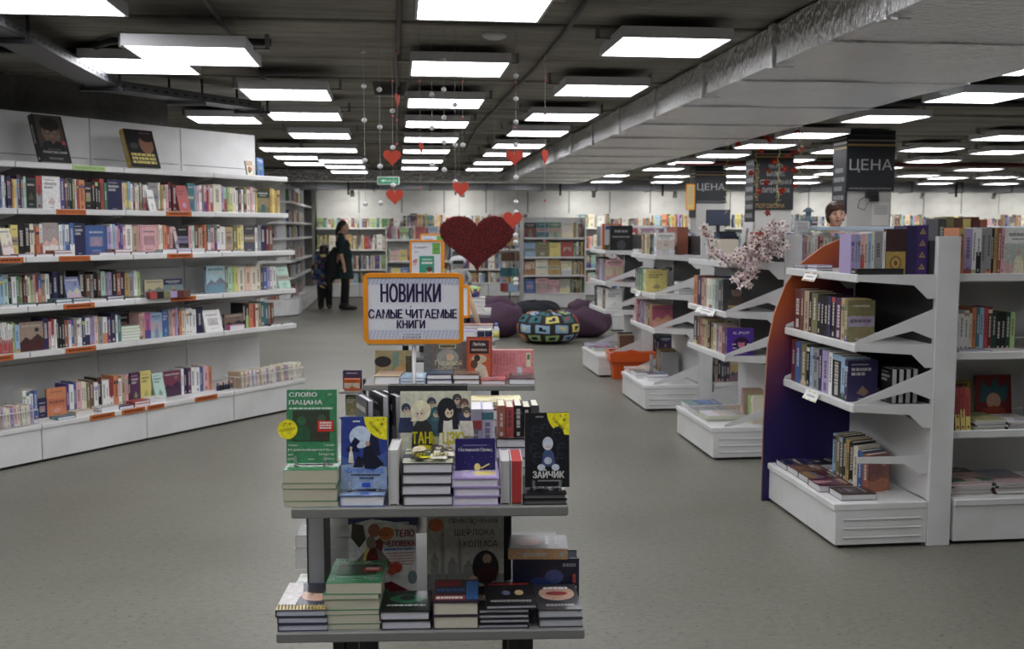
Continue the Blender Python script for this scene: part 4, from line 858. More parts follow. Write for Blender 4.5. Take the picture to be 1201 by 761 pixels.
for k_, (pa, py, ly, n_, c_, d_) in enumerate(((345, 655, .50, 3, 'white', 'white catalogues at rear left'), (385, 660, .48, 5, 'cream', 'pale catalogues behind the dark book'), (316, 706, .20, 2, 'white', 'white cards at the lower left end'))):
    xx = hx(pa, py, ly); w_ = .11 if k_ < 2 else .04
    if k_ == 2: xx = -.385
    pile(T1, xx, ly, Z2, w_, .15, [rng.uniform(.028, .04) if k_ < 2 else .018 for _ in range(n_)], [c_, 'white', 'black' if k_ == 0 else 'white'], None, NEW, (226, 226, 224), ['%s of the %s' % (ordn(i), d_) for i in range(n_)], hard=False, jitter=.005)
xx = hx(600, 680, .26)
def art_box(a): a.rect(0, 0, 1, 1, (36, 38, 60)).ell(.62, .55, .14, .18, (70, 86, 140), 16).ell(.4, .35, .18, .2, (50, 66, 120), 14).rect(.72, .12, .84, .32, 'white').rect(.87, .12, .96, .32, 'white').rect(.9, .4, .95, .62, 'red').dashes(.75, .95, .8, .08, 'grey', 5)
hface(T1, 602, 679, 655, 703, .22, .075, .0, (36, 36, 52), 'dark blue box lying on edge at the lower right', art_box, Z2, pages=(40, 40, 56), spinecol=None)
zz = hz(640, 655, .22)
a_ = Art(.13, .17); a_.rect(0, 0, 1, 1, (66, 62, 66)).ell(.5, .65, .3, .22, (150, 110, 100), 14).dashes(.3, .9, .3, .06, (210, 200, 200), 4).dashes(.3, .9, .15, .05, 'grey', 4)
book(T1 @ T(hx(596, 650, .2)+.165, .21, zz) @ RZ(-.05) @ Matrix(((0, 0, -1, 0), (0, 1, 0, 0), (1, 0, 0, 0), (0, 0, 0, 1))), .030, .165, .13, (58, 56, 60), label='dark book with tan spine lying on the blue box', art=a_, weight=NEW)['spc'] = (196, 158, 118)
# further tables
def stacks2(F, specs, ly, z, base, dep=.18, weight=3):
    for i, (pa, pb, pt, n, c, pages) in enumerate(specs):
        hstack(F, pa, pb, pt, 452, ly, z, n, dep, [c], [('%s stack from left, ' % ordn(i).capitalize())+base+(', %s book' % ordn(q) if n > 1 else ', single book') for q in range(n)], None, pages, weight=weight)
stacks2(T2, [(438, 468, 441, 1, 'tan', PALE), (469, 499, 443, 2, 'sky', PALE), (500, 530, 439, 2, 'navy', PALE), (531, 562, 439, 2, 'brown', PALE), (564, 593, 446, 1, 'red', PALE), (597, 628, 444, 1, 'black', PALE)], .01, .855, 'front of second table')
def art_land(a): a.rect(0, 0, 1, 1, (146, 132, 96)).ell(.2, .6, .22, .2, (40, 38, 34), 14).rect(.45, .3, .62, .95, (104, 124, 112)).poly([(.4, 0), (.9, 0), (.75, .5), (.55, .4)], (176, 136, 88)).dashes(.8, .95, .2, .6, (60, 54, 40), 3)
hface(T2, 440, 485, 412, 440, .20, .02, .08, (140, 128, 96), 'olive landscape cover standing at left on second table', art_land, .855)
def art_groz(a):
    a.rect(0, 0, 1, 1, (96, 94, 92)).rect(.2, .12, .92, .95, (120, 88, 78)).rect(.22, .14, .90, .93, (98, 96, 94)).ell(.56, .55, .26, .26, (150, 148, 142), 18).ell(.62, .58, .09, .1, (200, 170, 140), 12).rect(.36, .82, .76, .94, (190, 178, 130)).rect(.38, .84, .74, .92, (90, 84, 74))
    a.text('Грозовой', .58, .36, .13, (216, 206, 160), wide=.62, align='c').text('перевал', .58, .22, .11, (216, 206, 160), wide=.5, align='c')
hface(T2, 497, 547, 402, 440, .20, .035, .06, (96, 94, 92), 'grey book with dotted frame standing on second table', art_groz, .855)
def art_love(a):
    a.rect(.06, .04, .94, .96, (186, 90, 56)).rect(.12, .62, .88, .92, (52, 36, 40)).text('Любовь', .5, .80, .07, 'white', wide=.5, align='c').dashes(.2, .8, .68, .05, (170, 150, 140), 8)
    a.ell(.5, .50, .3, .10, (190, 176, 150), 14).ell(.42, .52, .12, .08, (60, 46, 40), 12).poly([(.3, .05), (.9, .05), (.75, .34), (.5, .42), (.35, .3)], (196, 188, 168)).ell(.3, .38, .14, .1, (90, 66, 52), 12)
hface(T2, 547, 577, 396, 440, .12, .02, .06, (150, 70, 50), 'orange and black cover standing in front on second table', art_love, .855)
def art_pink(a):
    a.rect(.0, .0, 1, 1, (214, 138, 142)).rect(.82, .4, .93, .9, (220, 210, 180)).rect(.84, .66, .91, .84, (110, 120, 100)).rect(.6, .1, .72, .4, (200, 206, 214))
    for q in range(7): a.rect(.04+q*.075, .46, .045+q*.075+.05, .9, (196, 120, 126))
hface(T2, 577, 626, 411, 441, .20, .06, .03, (214, 138, 142), 'pink box standing at the right of second table', art_pink, .855)
tr = thing('side_rack', 'small dark rack with books on left of second table', 'rack', T2 @ T(-.445, .02, .0))
MB().box((-.05, -.02, .815), (.05, .16, .825), DG).build('tray', 'satin', tr); MB().box((-.05, -.02, .70), (.05, .16, .71), DG).build('tray', 'satin', tr); MB().box((.046, .06, .0), (.056, .10, .87), C((44, 44, 46))).build('post', 'satin', tr)
book(T2 @ T(-.49, .10, .825) @ FACE, .02, .085, .085, (60, 50, 80), label='dark purple cover in the rack left of second table', face=True, weight=3)
book(T2 @ T(-.475, .05, .825) @ FACE, .03, .055, .07, (186, 92, 48), label='orange booklet in the rack left of second table', face=True, weight=3)
book(T2 @ T(-.475, .08, .71) @ FACE, .03, .09, .06, 'olive', label='olive booklet low in the rack left of second table', face=True, weight=3)
for i, (xo, n_) in enumerate(((-.36, 5), (-.2, 6), (-.04, 7), (.12, 7), (.27, 7))):
    pile(T2, xo, .03, .5, .13, .18, [.034]*n_, ['black', 'olive', 'darkgrey', 'navy'], 'lower shelf of the second table', .6, PALE)
# third table
for i, (pa, pb, n_, c_) in enumerate(((430, 448, 1, 'white'), (449, 474, 1, 'black'), (475, 496, 1, 'grey'), (497, 512, 1, 'white'), (515, 536, 2, 'lilac'))):
    x0 = hx(pa, 402, .01, T3); pile(T3, x0, .01, .855, hx(pb, 402, .01, T3)-x0-.003, .16, [.034/n_]*n_, [c_], None, 3, PALE, ['%s item from the left lying on the third table%s' % (ordn(i), '' if n_ == 1 else (', upper' if q else ', lower')) for q in range(n_)], jitter=0)
xx = hx(541, 398, .05, T3)
pile(T3, xx, .05, .855, .085, .12, [.06], ['lilac'], None, 3, PALE, ['lilac box at the right of third table'], jitter=0)
pile(T3, xx, .22, .855, .20, .14, [.03, .028, .022], ['grey', 'white', 'rust'], None, 3, PALE, ['lowest of three flat boxes on third table', 'middle of three flat boxes on third table', 'top grey red box of three on third table'], jitter=.002)
for q, (px_, c_, lb) in enumerate(((564, 'navy', 'left navy tin on the third table'), (573, 'navy', 'right navy tin on the third table'))):
    r_ = thing('paint_tin', lb, 'tin', T3 @ T(hx(px_, 400, .09, T3), .1, .855)); MB().lathe([(.022, 0), (.023, .003), (.023, .055), (.022, .058)], C(c_), 16).build('tin_body', 'plastic', r_); MB().lathe([(.024, .055), (.024, .068), (.0, .07)], C('white'), 16).build('lid', 'plastic', r_)
r_ = thing('paint_bottle', 'white bottle with yellow label at right of third table', 'bottle', T3 @ T(hx(582, 400, .06, T3), .07, .855))
MB().lathe([(.018, 0), (.019, .004), (.019, .07), (.012, .085), (.009, .09)], C((200, 204, 220)), 16).build('bottle_body', 'plastic', r_); MB().lathe([(.011, .088), (.011, .108), (0, .11)], C((120, 140, 200)), 14).build('cap', 'plastic', r_); MB().lathe([(.0195, .015), (.0195, .06)], C((214, 206, 110)), 16).build('bottle_label', 'print', r_)
r_ = thing('poster_tube', 'cream poster tube leaning on the third table', 'tube', T3 @ T(hx(565, 384, .40, T3), .42, .855) @ RY(-.32))
MB().tube([(0, 0, .008), (0, 0, .285)], .017, C('tan'), 14).build('tube_body', 'paper', r_); MB().tube([(0, 0, .265), (0, 0, .305)], .019, C('white'), 14).build('end_cap', 'plastic', r_)
pile(T4, hx(551, 366, .1, T4), .10, .855, .125, .16, [.034]*4, ['cream'], None, 3, PALE, ['%s cream box from the bottom on the farthest table' % ordn(i) for i in range(4)], jitter=.004)
r_ = thing('slime_tub', 'purple tub with dripping yellow lid on farthest table', 'tub', T4 @ T(hx(556, 345, .14, T4), .17, .855+.137)); MB().lathe([(.045, 0), (.052, .06)], C('purple'), 18).build('tub_body', 'plastic', r_)
m_ = MB().lathe([(.055, .058), (.055, .085), (.0, .09)], C('lime'), 18)
for i in range(7): m_.tube([(.054*cos(i*.9), .054*sin(i*.9), .07), (.055*cos(i*.9), .055*sin(i*.9), .06-.02*((i*3) % 4)/2)], .009, C('yellow'), 7)
m_.build('lid', 'plastic', r_)
for i, (xo, n_) in enumerate(((-.36, 4), (-.2, 3), (-.04, 3))): pile(T4, xo, .05, .855, .13, .17, [.03]*n_, ['white', 'sky', 'red'], 'left side of the farthest table', 1, PALE)

# ---------------------------------------------------------------- orange framed signs on poles
def ring_prism(w, h, r, t, d0, d1, n=6):
    def rr(w, h, r): return [(sx*(w/2-r)+r*cos(a), sz*(h/2-r)+r*sin(a)) for sx, sz, a0 in ((1, 1, 0), (-1, 1, pi/2), (-1, -1, pi), (1, -1, 3*pi/2)) for a in [a0+pi/2*i/n for i in range(n+1)]]
    o = rr(w, h, r); i_ = rr(w-2*t, h-2*t, max(r-t, .003)); N = len(o); m_ = MB()
    vs = [(x, d0, z) for x, z in o]+[(x, d0, z) for x, z in i_]+[(x, d1, z) for x, z in o]+[(x, d1, z) for x, z in i_]; fs = []
    for k in range(N):
        j = (k+1) % N; fs += [(k, j, N+j, N+k), (2*N+j, 2*N+k, 3*N+k, 3*N+j), (j, k, 2*N+k, 2*N+j), (N+k, N+j, 3*N+j, 3*N+k)]
    return m_.add(vs, fs, C((232, 146, 34)))
def sign(label, M, w, h, zc, zb, art):
    r = thing('sign_stand', label, 'sign', M)
    ring_prism(w, h, .018, .013, -.007, .007).build('frame', 'plastic', r, T(0, 0, zc)); MB().box((-w/2+.008, -.002, zc-h/2+.008), (w/2-.008, .003, zc+h/2-.008), C((222, 224, 232))).build('panel', 'paper', r)
    a = Art(w-.022, h-.022); art(a); a.out(MB(), T(-w/2+.011, -.0022, zc-h/2+.011)).build('print', 'print', r)
    MB().tube([(0, .004, zb+.004), (0, .004, zc-h/2)], .006, C((190, 190, 192)), 10).build('pole', 'metal', r); MB().box((-.03, -.004, zc-h/2-.006), (.03, .012, zc-h/2+.006), C((222, 222, 222)), cut=.002).build('clip', 'plastic', r)
    MB().lathe([(.06, 0), (.06, .004), (.012, .008), (.008, .02)], C((170, 170, 172)), 18).build('base', 'metal', r, T(0, .004, zb)); return r
def art_main(a):
    ink = (58, 46, 92)
    for y0, y1 in ((.875, .99), (.01, .16)):
        a.rect(.01, y0, .99, y1, (206, 210, 226)); a.k += 1
        for i in range(24): a.poly([(.01+i*.041, y0), (.025+i*.041, y0), (min(.055+i*.041, .99), y1), (min(.04+i*.041, .99), y1)], (184, 190, 212)); a.k -= 1
        a.k += 1
    a.text('НОВИНКИ', .47, .60, .275, ink, wide=.64, align='c', bold=.045).text('и', .47, .515, .04, ink, align='c').text('САМЫЕ ЧИТАЕМЫЕ', .49, .345, .135, ink, wide=.95, align='c', bold=.035).text('КНИГИ', .47, .185, .125, ink, wide=.30, align='c', bold=.04)
    a.rect(.36, .015, .60, .12, (214, 216, 226)).text('КНИЖНЫЙ', .48, .075, .03, (90, 84, 110), wide=.19, align='c').text('БУНКЕР', .48, .022, .042, ink, wide=.20, align='c')
SY = .46; pa_ = at_frame(T1, 425.5, 361, SY); pb_ = at_frame(T1, 543, 361, SY); sw = pb_.x-pa_.x; sh_ = at_frame(T1, 484, 320, SY).z-at_frame(T1, 484, 403, SY).z
sign('orange framed sign in front, announcing new and most read books', T1 @ T((pa_.x+pb_.x)/2+.002, SY, 0), sw, sh_, (at_frame(T1, 484, 320, SY).z+at_frame(T1, 484, 403, SY).z)/2, Z1, art_main)
def art_news(a):
    a.text('Новинки -', .08, .85, .055, (70, 50, 60), wide=.5).dashes(.08, .24, .76, .02, 'grey', 3).rect(.70, .72, .96, .97, (110, 176, 80)).dashes(.74, .92, .82, .03, (80, 140, 60), 4).rect(.26, .12, .76, .68, (60, 150, 124)).dashes(.36, .7, .58, .04, 'mint', 5).dashes(.34, .72, .5, .045, 'white', 5).ell(.60, .32, .09, .09, (214, 180, 156), 14).poly([(.48, .12), (.76, .12), (.70, .24), (.54, .24)], 'white').ell(.6, .38, .10, .06, (90, 60, 46), 12)
    a.ell(.12, .55, .07, .05, 'magenta', 10).ell(.16, .58, .05, .04, 'mustard', 10).ell(.12, .5, .05, .04, 'pink', 8).rect(.80, .16, .92, .28, 'sky')
def psign(label, F, pxc, pyt, w, h, ly, art):
    p = at_frame(F, pxc, pyt, ly); sign(label, F @ T(p.x, ly, 0), w, h, p.z-h/2, .855, art)
psign('portrait orange framed poster with green book picture behind main sign', T3, 500, 281.5, .216, .31, .30, art_news)
psign('hidden orange framed poster farther back above portrait poster', T4, 507, 274, .21, .30, .45, art_news)
def art_blank(a): [a.dashes(.12, .88, .8-q*.13, .06, 'grey', 9) for q in range(6)]
psign('small orange framed sign peeking out right of the main sign', T2, 523.5, 334, .235, .165, .50, art_blank)

# ---------------------------------------------------------------- four shelf rows on the right, each with an end unit facing the aisle
def endcap(label, Y0, zs, L=.90, top=1.52, group='aisle end units'):
    F = T(2.10, Y0+L, 0) @ RZ(-pi/2); r = thing('end_shelf_unit', label, 'shelf unit', F, group)
    def base():
        m_ = MB().box((.002, .012, .02), (L-.004, .48, .19), W).box((0, 0, .19), (L, .48, .225), W, cut=.004)
        for zz in (.055, .10, .145): m_.box((L-.006, .05, zz-.006), (L+.001, .45, zz+.006), W, cut=.0035)
        for yy, zz in ((.03, .17), (.03, .035), (.455, .17), (.455, .035), (.06, .05)): m_.box((L-.005, yy-.005, zz-.005), (L-.003, yy+.005, zz+.005), C('darkgrey'))
        return m_
    cached(('ebase', L), base, 'base', 'white', r)
    cached(('ekick', L), lambda: MB().box((.02, .04, 0), (L-.02, .46, .021), C('black')), 'kick_strip', 'matte', r)
    for i, (a, b) in enumerate(((.225, .60), (.60, .98), (.98, top-.02))): cached(('ebp', L, i), lambda: MB().box((.02, .482, a+.002), (L-.02, .494, b-.002), C((58, 58, 60)), cut=.002), 'back_panel', 'white' if i == 0 else 'satin', r)
    def post():
        m_ = MB().box((-.03, .482, 0), (.0, .60, top), W, cut=.003); zz = .26
        while zz < top-.05: m_.box((-.001, .486, zz), (.0015, .491, zz+.028), C('black')); zz += .05
        return m_
    for xx in (L, .03): cached(('epost', top), post, 'upright', 'white', r, T(xx, 0, 0))
    for i, z in enumerate(zs):
        s_ = cached(('esh', L), lambda: MB().box((.006, .092, -.02), (L-.006, .48, -.002), W).box((.003, .08, -.036), (L-.003, .094, .004), W, cut=.004), 'shelf', 'white', r, T(0, 0, z))
        for xx in (.003, L-.007):
            cached(('ebr',), lambda: MB().prism([(.085, -.03), (.085, .002), (.48, .002), (.48, -.115), (.44, -.115), (.37, -.05)], 0, .004, W, axis='x'), 'bracket', 'white', r, T(xx, 0, z))
            if i > 0 or False: cached(('egd',), lambda: MB().prism([(.085, .0), (.09, .016), (.48, .170), (.48, .02), (.37, .062), (.13, .004)], 0, .004, W, axis='x'), 'side_guard', 'white', r, T(xx, 0, z+.003))
    if Y0 > 5:
        for xx in (.003, L-.007): share(CACHE[('egd',)], 'side_guard', r, T(xx, 0, .228))
    return F, r
YR = [4.655, 6.59, 8.49, 10.55]; EZ = [1.335, 1.0, .705]
EN = ['nearest white end unit beside a big orange violet panel', 'second white end unit, pink blossom branch on its top shelf', 'third white end unit with white books lying on its base', 'farthest white end unit behind the orange shopping basket']
EF = []
for i, y0 in enumerate(YR): F, r = endcap(EN[i], y0, EZ); EF.append((F, r))
for i, y0 in enumerate(YR):
    for k_ in range(2):
        shelf_unit(['nearest', 'second', 'third', 'farthest'][i]+' row of white shelving on the right, '+('bay next to the aisle' if k_ == 0 else 'inner bay'), T(2.715+k_*.92, y0-.006, 0), .92, .45, [.56, .95, 1.335], [.40, .40, .40], .23, 1.5, cat='shelf unit', name='shelf_row_bay', joints=(.6, .98),
                   group='bays of the right hand rows', tags={2: [(.40, .14, 'yellow')]} if (i == 0 and k_ == 0) else {})
m_ = MB().box((2.80, YR[1]-.02, 1.545), (4.55, YR[1]+.46, 1.572), C((190, 206, 222)), cut=.003)
for xx in (2.82, 3.6, 4.5): m_.box((xx, YR[1]+.40, 1.48), (xx+.03, YR[1]+.44, 1.546), C('white'))
tag(m_.build('top_board', 'satin'), 'pale blue board capping the second row of shelves', 'board')
# the printed panel at the far side of the nearest end unit
out = [(2.075, 0), (2.075, .45), (2.09, .90), (2.125, 1.08), (2.19, 1.25), (2.28, 1.365), (2.40, 1.455), (2.52, 1.505), (2.60, 1.52), (2.60, 0)]
pnl = thing('divider_board', 'big orange and violet panel with curved top beside nearest end unit', 'panel', T(2.06, 5.562, 0))
MB().prism([(a-2.06, b) for a, b in out], 0, .016, W).build('board', 'gradient', pnl); MB().tube([(a-2.06, .008, b) for a, b in out[:-1]], .0045, C((196, 150, 126)), 6).build('edge_strip', 'plastic', pnl)
# ---- books of the nearest end unit (local x runs from far to near)
F, r = EF[0]; e1 = 'of the nearest end unit'
def erow(spec, z, yf, row, weight=1., x0=.03, F=None, d=.13, k=1., art=None):
    x = x0
    for tok in spec.split(';'):
        q = tok.split(); t = float(q[0])/1000.; c = q[1]; fl = q[2] if len(q) > 2 else ''; hh = float(q[3])/1000. if len(q) > 3 else .2
        c2 = None
        if '/' in c: c, c2 = c.split('/')
        if fl == 'K': x += t; continue
        t *= k if fl == 't' else 1
        if fl == 'C': book(F @ T(x, yf, z), .034, hh, t, c, row=row, face=True, weight=weight*2, art=art); x += .036; continue
        if fl == 'F': book(F @ T(x, yf+.03, z) @ FACE, .024, hh, t-.002, c, row=row, face=True, weight=weight)
        else: book(F @ T(x, yf+rng.uniform(0, .006), z), t-.0006, hh, d, c, c2, row=row, weight=weight)
        x += t
FN = T(2.185, YR[0]+.08, 0)
def art_orn(a): a.rect(0, 0, 1, .5, (176, 150, 84)).ell(.5, .25, .3, .17, (150, 110, 60), 18).ell(.5, .25, .2, .11, (196, 172, 104), 16).ell(.5, .25, .1, .06, (120, 84, 56), 12).rect(0, .5, 1, .52, (90, 70, 50))
erow('18 lilac t 195;16 lilac t 195;14 sky t 192;20 pink/red t 196;16 peach t 198;18 sky t 200;16 cream t 204;42 grey t 208;14 white t 206', 1.335, 0, 'near end of the nearest top shelf', 2.5, 0, FN)
a_ = Art(.1, .22); art_orn(a_); book(FN @ T(.176, .03, 1.335) @ FACE, .03, .22, .1, (66, 46, 44), label='dark brown book with gold ornament below, on nearest top shelf', art=a_, weight=6)
book(FN @ T(.278, 0, 1.335), .052, .235, .13, 'violet', label='deep violet book beside the brown gold one', weight=6, spine=False)
def tri(r, b):
    a = Art(b['w'], b['h'])
    for q in range(4): a.poly([(.2, .1+q*.24), (.8, .1+q*.24), (.5, .22+q*.24)], (176, 150, 84)).poly([(.38, .13+q*.24), (.62, .13+q*.24), (.5, .18+q*.24)], (70, 52, 100))
    a.out(MB(), T(0, -.0004, 0)).build('spine_print', 'print', r)
book(FN @ T(.331, 0, 1.335), .058, .238, .13, (70, 50, 110), label='violet book with gold triangles on its spine by corner post', weight=6, spine=False, extra=tri)
pile(F, .06, .10, 1.335, .16, .09, [.012, .012], ['violet', 'grey'], 'front edge of top shelf '+e1, 2, PALE)
pile(F, .24, .10, 1.335, .13, .09, [.016, .014], ['black', 'lilac'], 'front edge of top shelf '+e1, 2, PALE)
pile(FN, .0, -.066, 1.335, .24, .06, [.03], ['black'], None, 6, (40, 40, 42), ['long black book lying before the lilac books'], jitter=0)
erow('55 maroon t 225;25 brown t 225;40 tan t 222;22 black t 215;45 olive t 215;24 black t 212;24 black t 212;24 black t 212;26 violet t 212;26 black t 212;40 plum t 210;28 gold t 210;140 olive C 205', 1.0, .11, 'second shelf '+e1, 1.2, .05, F, k=1.75)
erow('35 maroon t 235;42 blue t 230;45 olive t 228;24 black t 222;24 sky t 218;45 grey t 220;24 navy t 218;50 lilac t 222;24 white t 220;60 black t 218;30 sky t 215;155 violet C 205', .705, .11, 'third shelf '+e1, 1.2, .04, F, k=1.72)
for q in range(4): book(F @ T(.74, .32+q*.036, .705) @ FACE, .028, .17, .12, 'black', label='%s slim black book at the near end of the third shelf' % ordn(q), pages=(190, 190, 190), weight=5, face=q == 0)
for q, (x_, y_, c, t_) in enumerate(((.05, .03, 'navy', .032), (.05, .20, 'black', .03), (.21, .03, 'brown', .034), (.37, .03, 'black', .034), (.53, .02, 'maroon', .036), (.70, .06, 'black', .034))):
    pile(F, x_, y_, .225, .15, .18 if y_ < .1 else .16, [t_], [c], None, 6, (206, 206, 208), ['%s book lying on the base deck of the nearest end unit' % ordn(q)], jitter=.003)
for q, (x_, c, h_) in enumerate(((.30, 'sky', .23), (.34, 'olive', .235), (.38, 'brown', .235), (.42, 'darkgreen', .23), (.46, 'mustard', .23), (.50, 'black', .225), (.55, 'cream', .215), (.60, 'blue', .20), (.66, 'rust', .195))):
    book(F @ T(x_+.03, .24, .226) @ RZ(.35), .035, h_, .15, c, label='%s book standing on the base deck of the nearest end unit, %s' % (ordn(q), wd(c)), weight=6, face=True)
sb = thing('small_bracket', 'loose white bracket arm above the base of nearest end unit', 'bracket', F @ T(.88, 0, .42)); MB().prism([(.12, 0), (.12, .03), (.478, .03), (.478, -.06), (.44, -.06), (.36, -.01)], 0, .005, W, axis='x').build('arm', 'white', sb)
def shelf_card(F, x, z, w, label, cols, y=.078):
    r = thing('shelf_card', label, 'card', F @ T(x, y, z) @ RX(-.5)); m_ = MB().box((0, -.003, -.05), (w, -.001, .0), C('white'))
    a = Art(w, .05); a.rect(.15, .25, .85, .75, 'white').dashes(.22, .8, .42, .18, 'grey', 9)
    for i in range(8): a.rect(i/8, 0, (i+1)/8, .16, cols[i % len(cols)]); a.rect(i/8, .84, (i+1)/8, 1, cols[(i+2) % len(cols)])
    a.out(m_, T(0, -.0032, -.05)); m_.build('card', 'print', r); MB().box((w*.4, -.001, -.02), (w*.6, .004, .003), C('white')).build('clip', 'plastic', r)
shelf_card(F, .30, 1.325, .16, 'rainbow bordered card on top shelf of the nearest end unit', ['yellow', 'red', 'teal', 'orange', 'magenta', 'lime'])
shelf_card(F, .35, .70, .17, 'pale greenish card on third shelf of the nearest end unit', ['cream', 'lime', 'white'])
# ---- front of the nearest row
FR = T(2.715, YR[0]-.006, 0)
def nrow(spec, z, yf, row, x0=.02, d=.14, weight=1.3): erow(spec, z, yf, row, weight, x0, FR, d)
R1 = 'top shelf of the nearest right row'
nrow('30 orange t 225;42 lilac t 222;22 white t 225;26 white/black t 222;22 grey t 222;30 grey t 228;16 black t 224;16 mustard t 224;20 rust t 226;20 pink t 226;150 white F 225;30 red t 220;30 sky t 215', 1.335, .09, R1)
for q, (c, h_) in enumerate((('darkgrey', .24), ('olive', .25), ('brown', .245), ('yellow', .24), ('maroon', .25), ('rust', .235))): book(FR @ T(.02+q*.045, .29, 1.336), .04, h_+.03, .12, c, label='%s book in the back rank behind the corner post, %s' % (ordn(q), wd(c)), weight=3)
nrow('30 white t 185;22 white t 186;24 white t 184;26 white t 200;16 cream t 186;22 orange t 215;18 teal t 215;22 sky t 214;22 red t 216;22 maroon t 216;24 darkgreen t 190;24 black t 190;24 black t 190;24 darkgreen t 190;26 lime t 190', .95, .14, 'second shelf of the nearest right row')
pile(FR, .02, .055, .95, .17, .08, [.012], ['lilac'], 'front of the second shelf, nearest right row', 2); pile(FR, .2, .055, .95, .17, .08, [.012], ['white'], 'front of the second shelf, nearest right row', 2)
for q in range(3): book(FR @ T(.03+q*.028, .07, .56) @ RX(-.06) @ RY(-.04), .024, .21, .15, 'red', 'yellow', label='%s red and yellow spotted comic from the corner post' % ordn(q), weight=5)
def art_comic(a): a.rect(.05, .05, .95, .95, (150, 140, 60)).ell(.5, .55, .34, .32, (130, 70, 90), 18).ell(.5, .45, .2, .2, (190, 150, 130), 14).dashes(.15, .85, .85, .07, 'maroon', 6)
a_ = Art(.15, .21); art_comic(a_); book(FR @ T(.115, .33, .56) @ RX(-.12) @ FACE, .012, .21, .15, (120, 110, 60), label='olive comic with pink haired portrait standing face out', art=a_, weight=6)
def art_comic2(a): a.rect(0, 0, 1, 1, (110, 34, 36)).poly([(.1, .4), (.2, .9), (.4, .7), (.55, .98), (.7, .7), (.95, .85), (.85, .4)], (40, 80, 84)).ell(.5, .42, .2, .18, (180, 140, 116), 14).poly([(.1, 0), (.9, 0), (.8, .25), (.5, .32), (.2, .25)], (150, 60, 40))
a_ = Art(.2, .235); art_comic2(a_); book(FR @ T(.285, .33, .56) @ RX(-.12) @ FACE, .012, .235, .2, (110, 34, 36), label='red comic with teal spiky haired figure standing face out', art=a_, weight=6)
def mags(F, x, y, z, w, d, n, row, cols, weight=1.): pile(F, x, y, z, w, d, [rng.uniform(.006, .010) for _ in range(n)], cols, row, weight, (206, 202, 200), None, .012, None, False)
mags(FR, .13, .06, .56, .16, .22, 6, 'left magazine pile on third shelf, nearest right row', ['white', 'lime', 'grey', 'navy']); mags(FR, .31, .06, .56, .16, .22, 5, 'right magazine pile on third shelf, nearest right row', ['navy', 'white', 'maroon'])
mags(FR, .02, .06, .23, .22, .28, 9, 'left magazine pile on base, nearest right row', ['darkgrey', 'pink', 'white', 'black', 'olive']); mags(FR, .26, .06, .23, .22, .28, 8, 'second magazine pile on base, nearest right row', ['black', 'white', 'darkgrey', 'grey']); mags(FR, .50, .06, .23, .22, .28, 6, 'third magazine pile on base, nearest right row', ['black', 'red', 'white'])
for k_ in range(2):
    for z, hh in ((1.335, .22), (.95, .21), (.56, .23)):
        fill_row(FR @ T(.92*k_, 0, 0), .5 if k_ == 0 else .02, .9, .10, z, hh, 'nearest right row beyond the frame', ALLC, weight=.5)
# ---- second end unit
F, r = EF[1]; e2 = 'of the second end unit'
def art_man(a): a.rect(0, 0, 1, 1, (206, 204, 204)).poly([(.05, 0), (.98, 0), (.9, .38), (.62, .48), (.45, .48), (.2, .36)], (40, 40, 42)).ell(.55, .62, .14, .16, (150, 126, 112), 16).ell(.55, .76, .15, .09, (110, 96, 88), 14)
a_ = Art(.20, .27); art_man(a_); book(F @ T(.44, .33, 1.335) @ RX(-.1) @ FACE, .012, .27, .20, (200, 198, 198), label='pale magazine with a man in dark suit on second end unit', art=a_, weight=5, hard=False)
erow('60 navy t 200;45 black t 205;30 navy t 190;30 black t 170', 1.335, .20, 'top shelf '+e2, 1, .22, F); erow('26 lilac t 150;22 lime t 150;24 white t 152;20 pink t 150;24 cream t 148', 1.335, .12, 'top shelf '+e2, 1, .50, F); erow('24 white t 195;20 navy t 200;26 red t 200;26 rust t 190', 1.335, .30, 'top shelf '+e2, 1, .68, F)
a_ = Art(.19, .215); a_.rect(0, 0, 1, 1, (56, 58, 58)).ell(.5, .62, .2, .2, (128, 104, 90), 16).ell(.5, .76, .3, .1, (40, 38, 38), 14).poly([(.1, 0), (.9, 0), (.8, .36), (.6, .46), (.4, .46), (.2, .36)], (74, 60, 54)); a_.dashes(.2, .8, .1, .07, 'mustard', 6)
erow('40 orange t 215;40 navy t 212;30 rust t 208;30 tan t 205;28 white t 205;30 cream t 204;30 mint t 204;34 grey t 200;28 darkgrey t 200;190 darkgrey C 215', 1.0, .11, 'second shelf '+e2, 1, .04, F, k=2.3, art=a_)
erow('40 black t 205;34 brown t 205;30 rust t 200;36 tan t 198;30 gold t 195;30 black t 190;30 mustard t 190;30 cream t 188;34 grey t 186;34 pink t 186;36 brown t 184', .705, .12, 'third shelf '+e2, 1, .03, F, k=2.05)
def art_kpop(a): a.rect(.08, 0, 1, 1, (84, 48, 150)).text('K-POP', .54, .78, .10, 'white', wide=.6, align='c').ell(.54, .40, .3, .28, (36, 24, 60), 20).ell(.54, .42, .13, .17, (206, 120, 150), 14).ell(.54, .56, .14, .09, (40, 24, 50), 12).dashes(.2, .34, .4, .04, 'white', 3).dashes(.74, .88, .4, .04, 'white', 3).dashes(.22, .36, .26, .04, 'white', 3).dashes(.72, .86, .26, .04, 'white', 3).dashes(.3, .8, .06, .03, 'lilac', 8)
a_ = Art(.185, .185); art_kpop(a_); book(F @ T(.815, .11, .705), .03, .185, .185, (84, 48, 150), label='purple square pop music book facing out on second end unit', art=a_, weight=6)
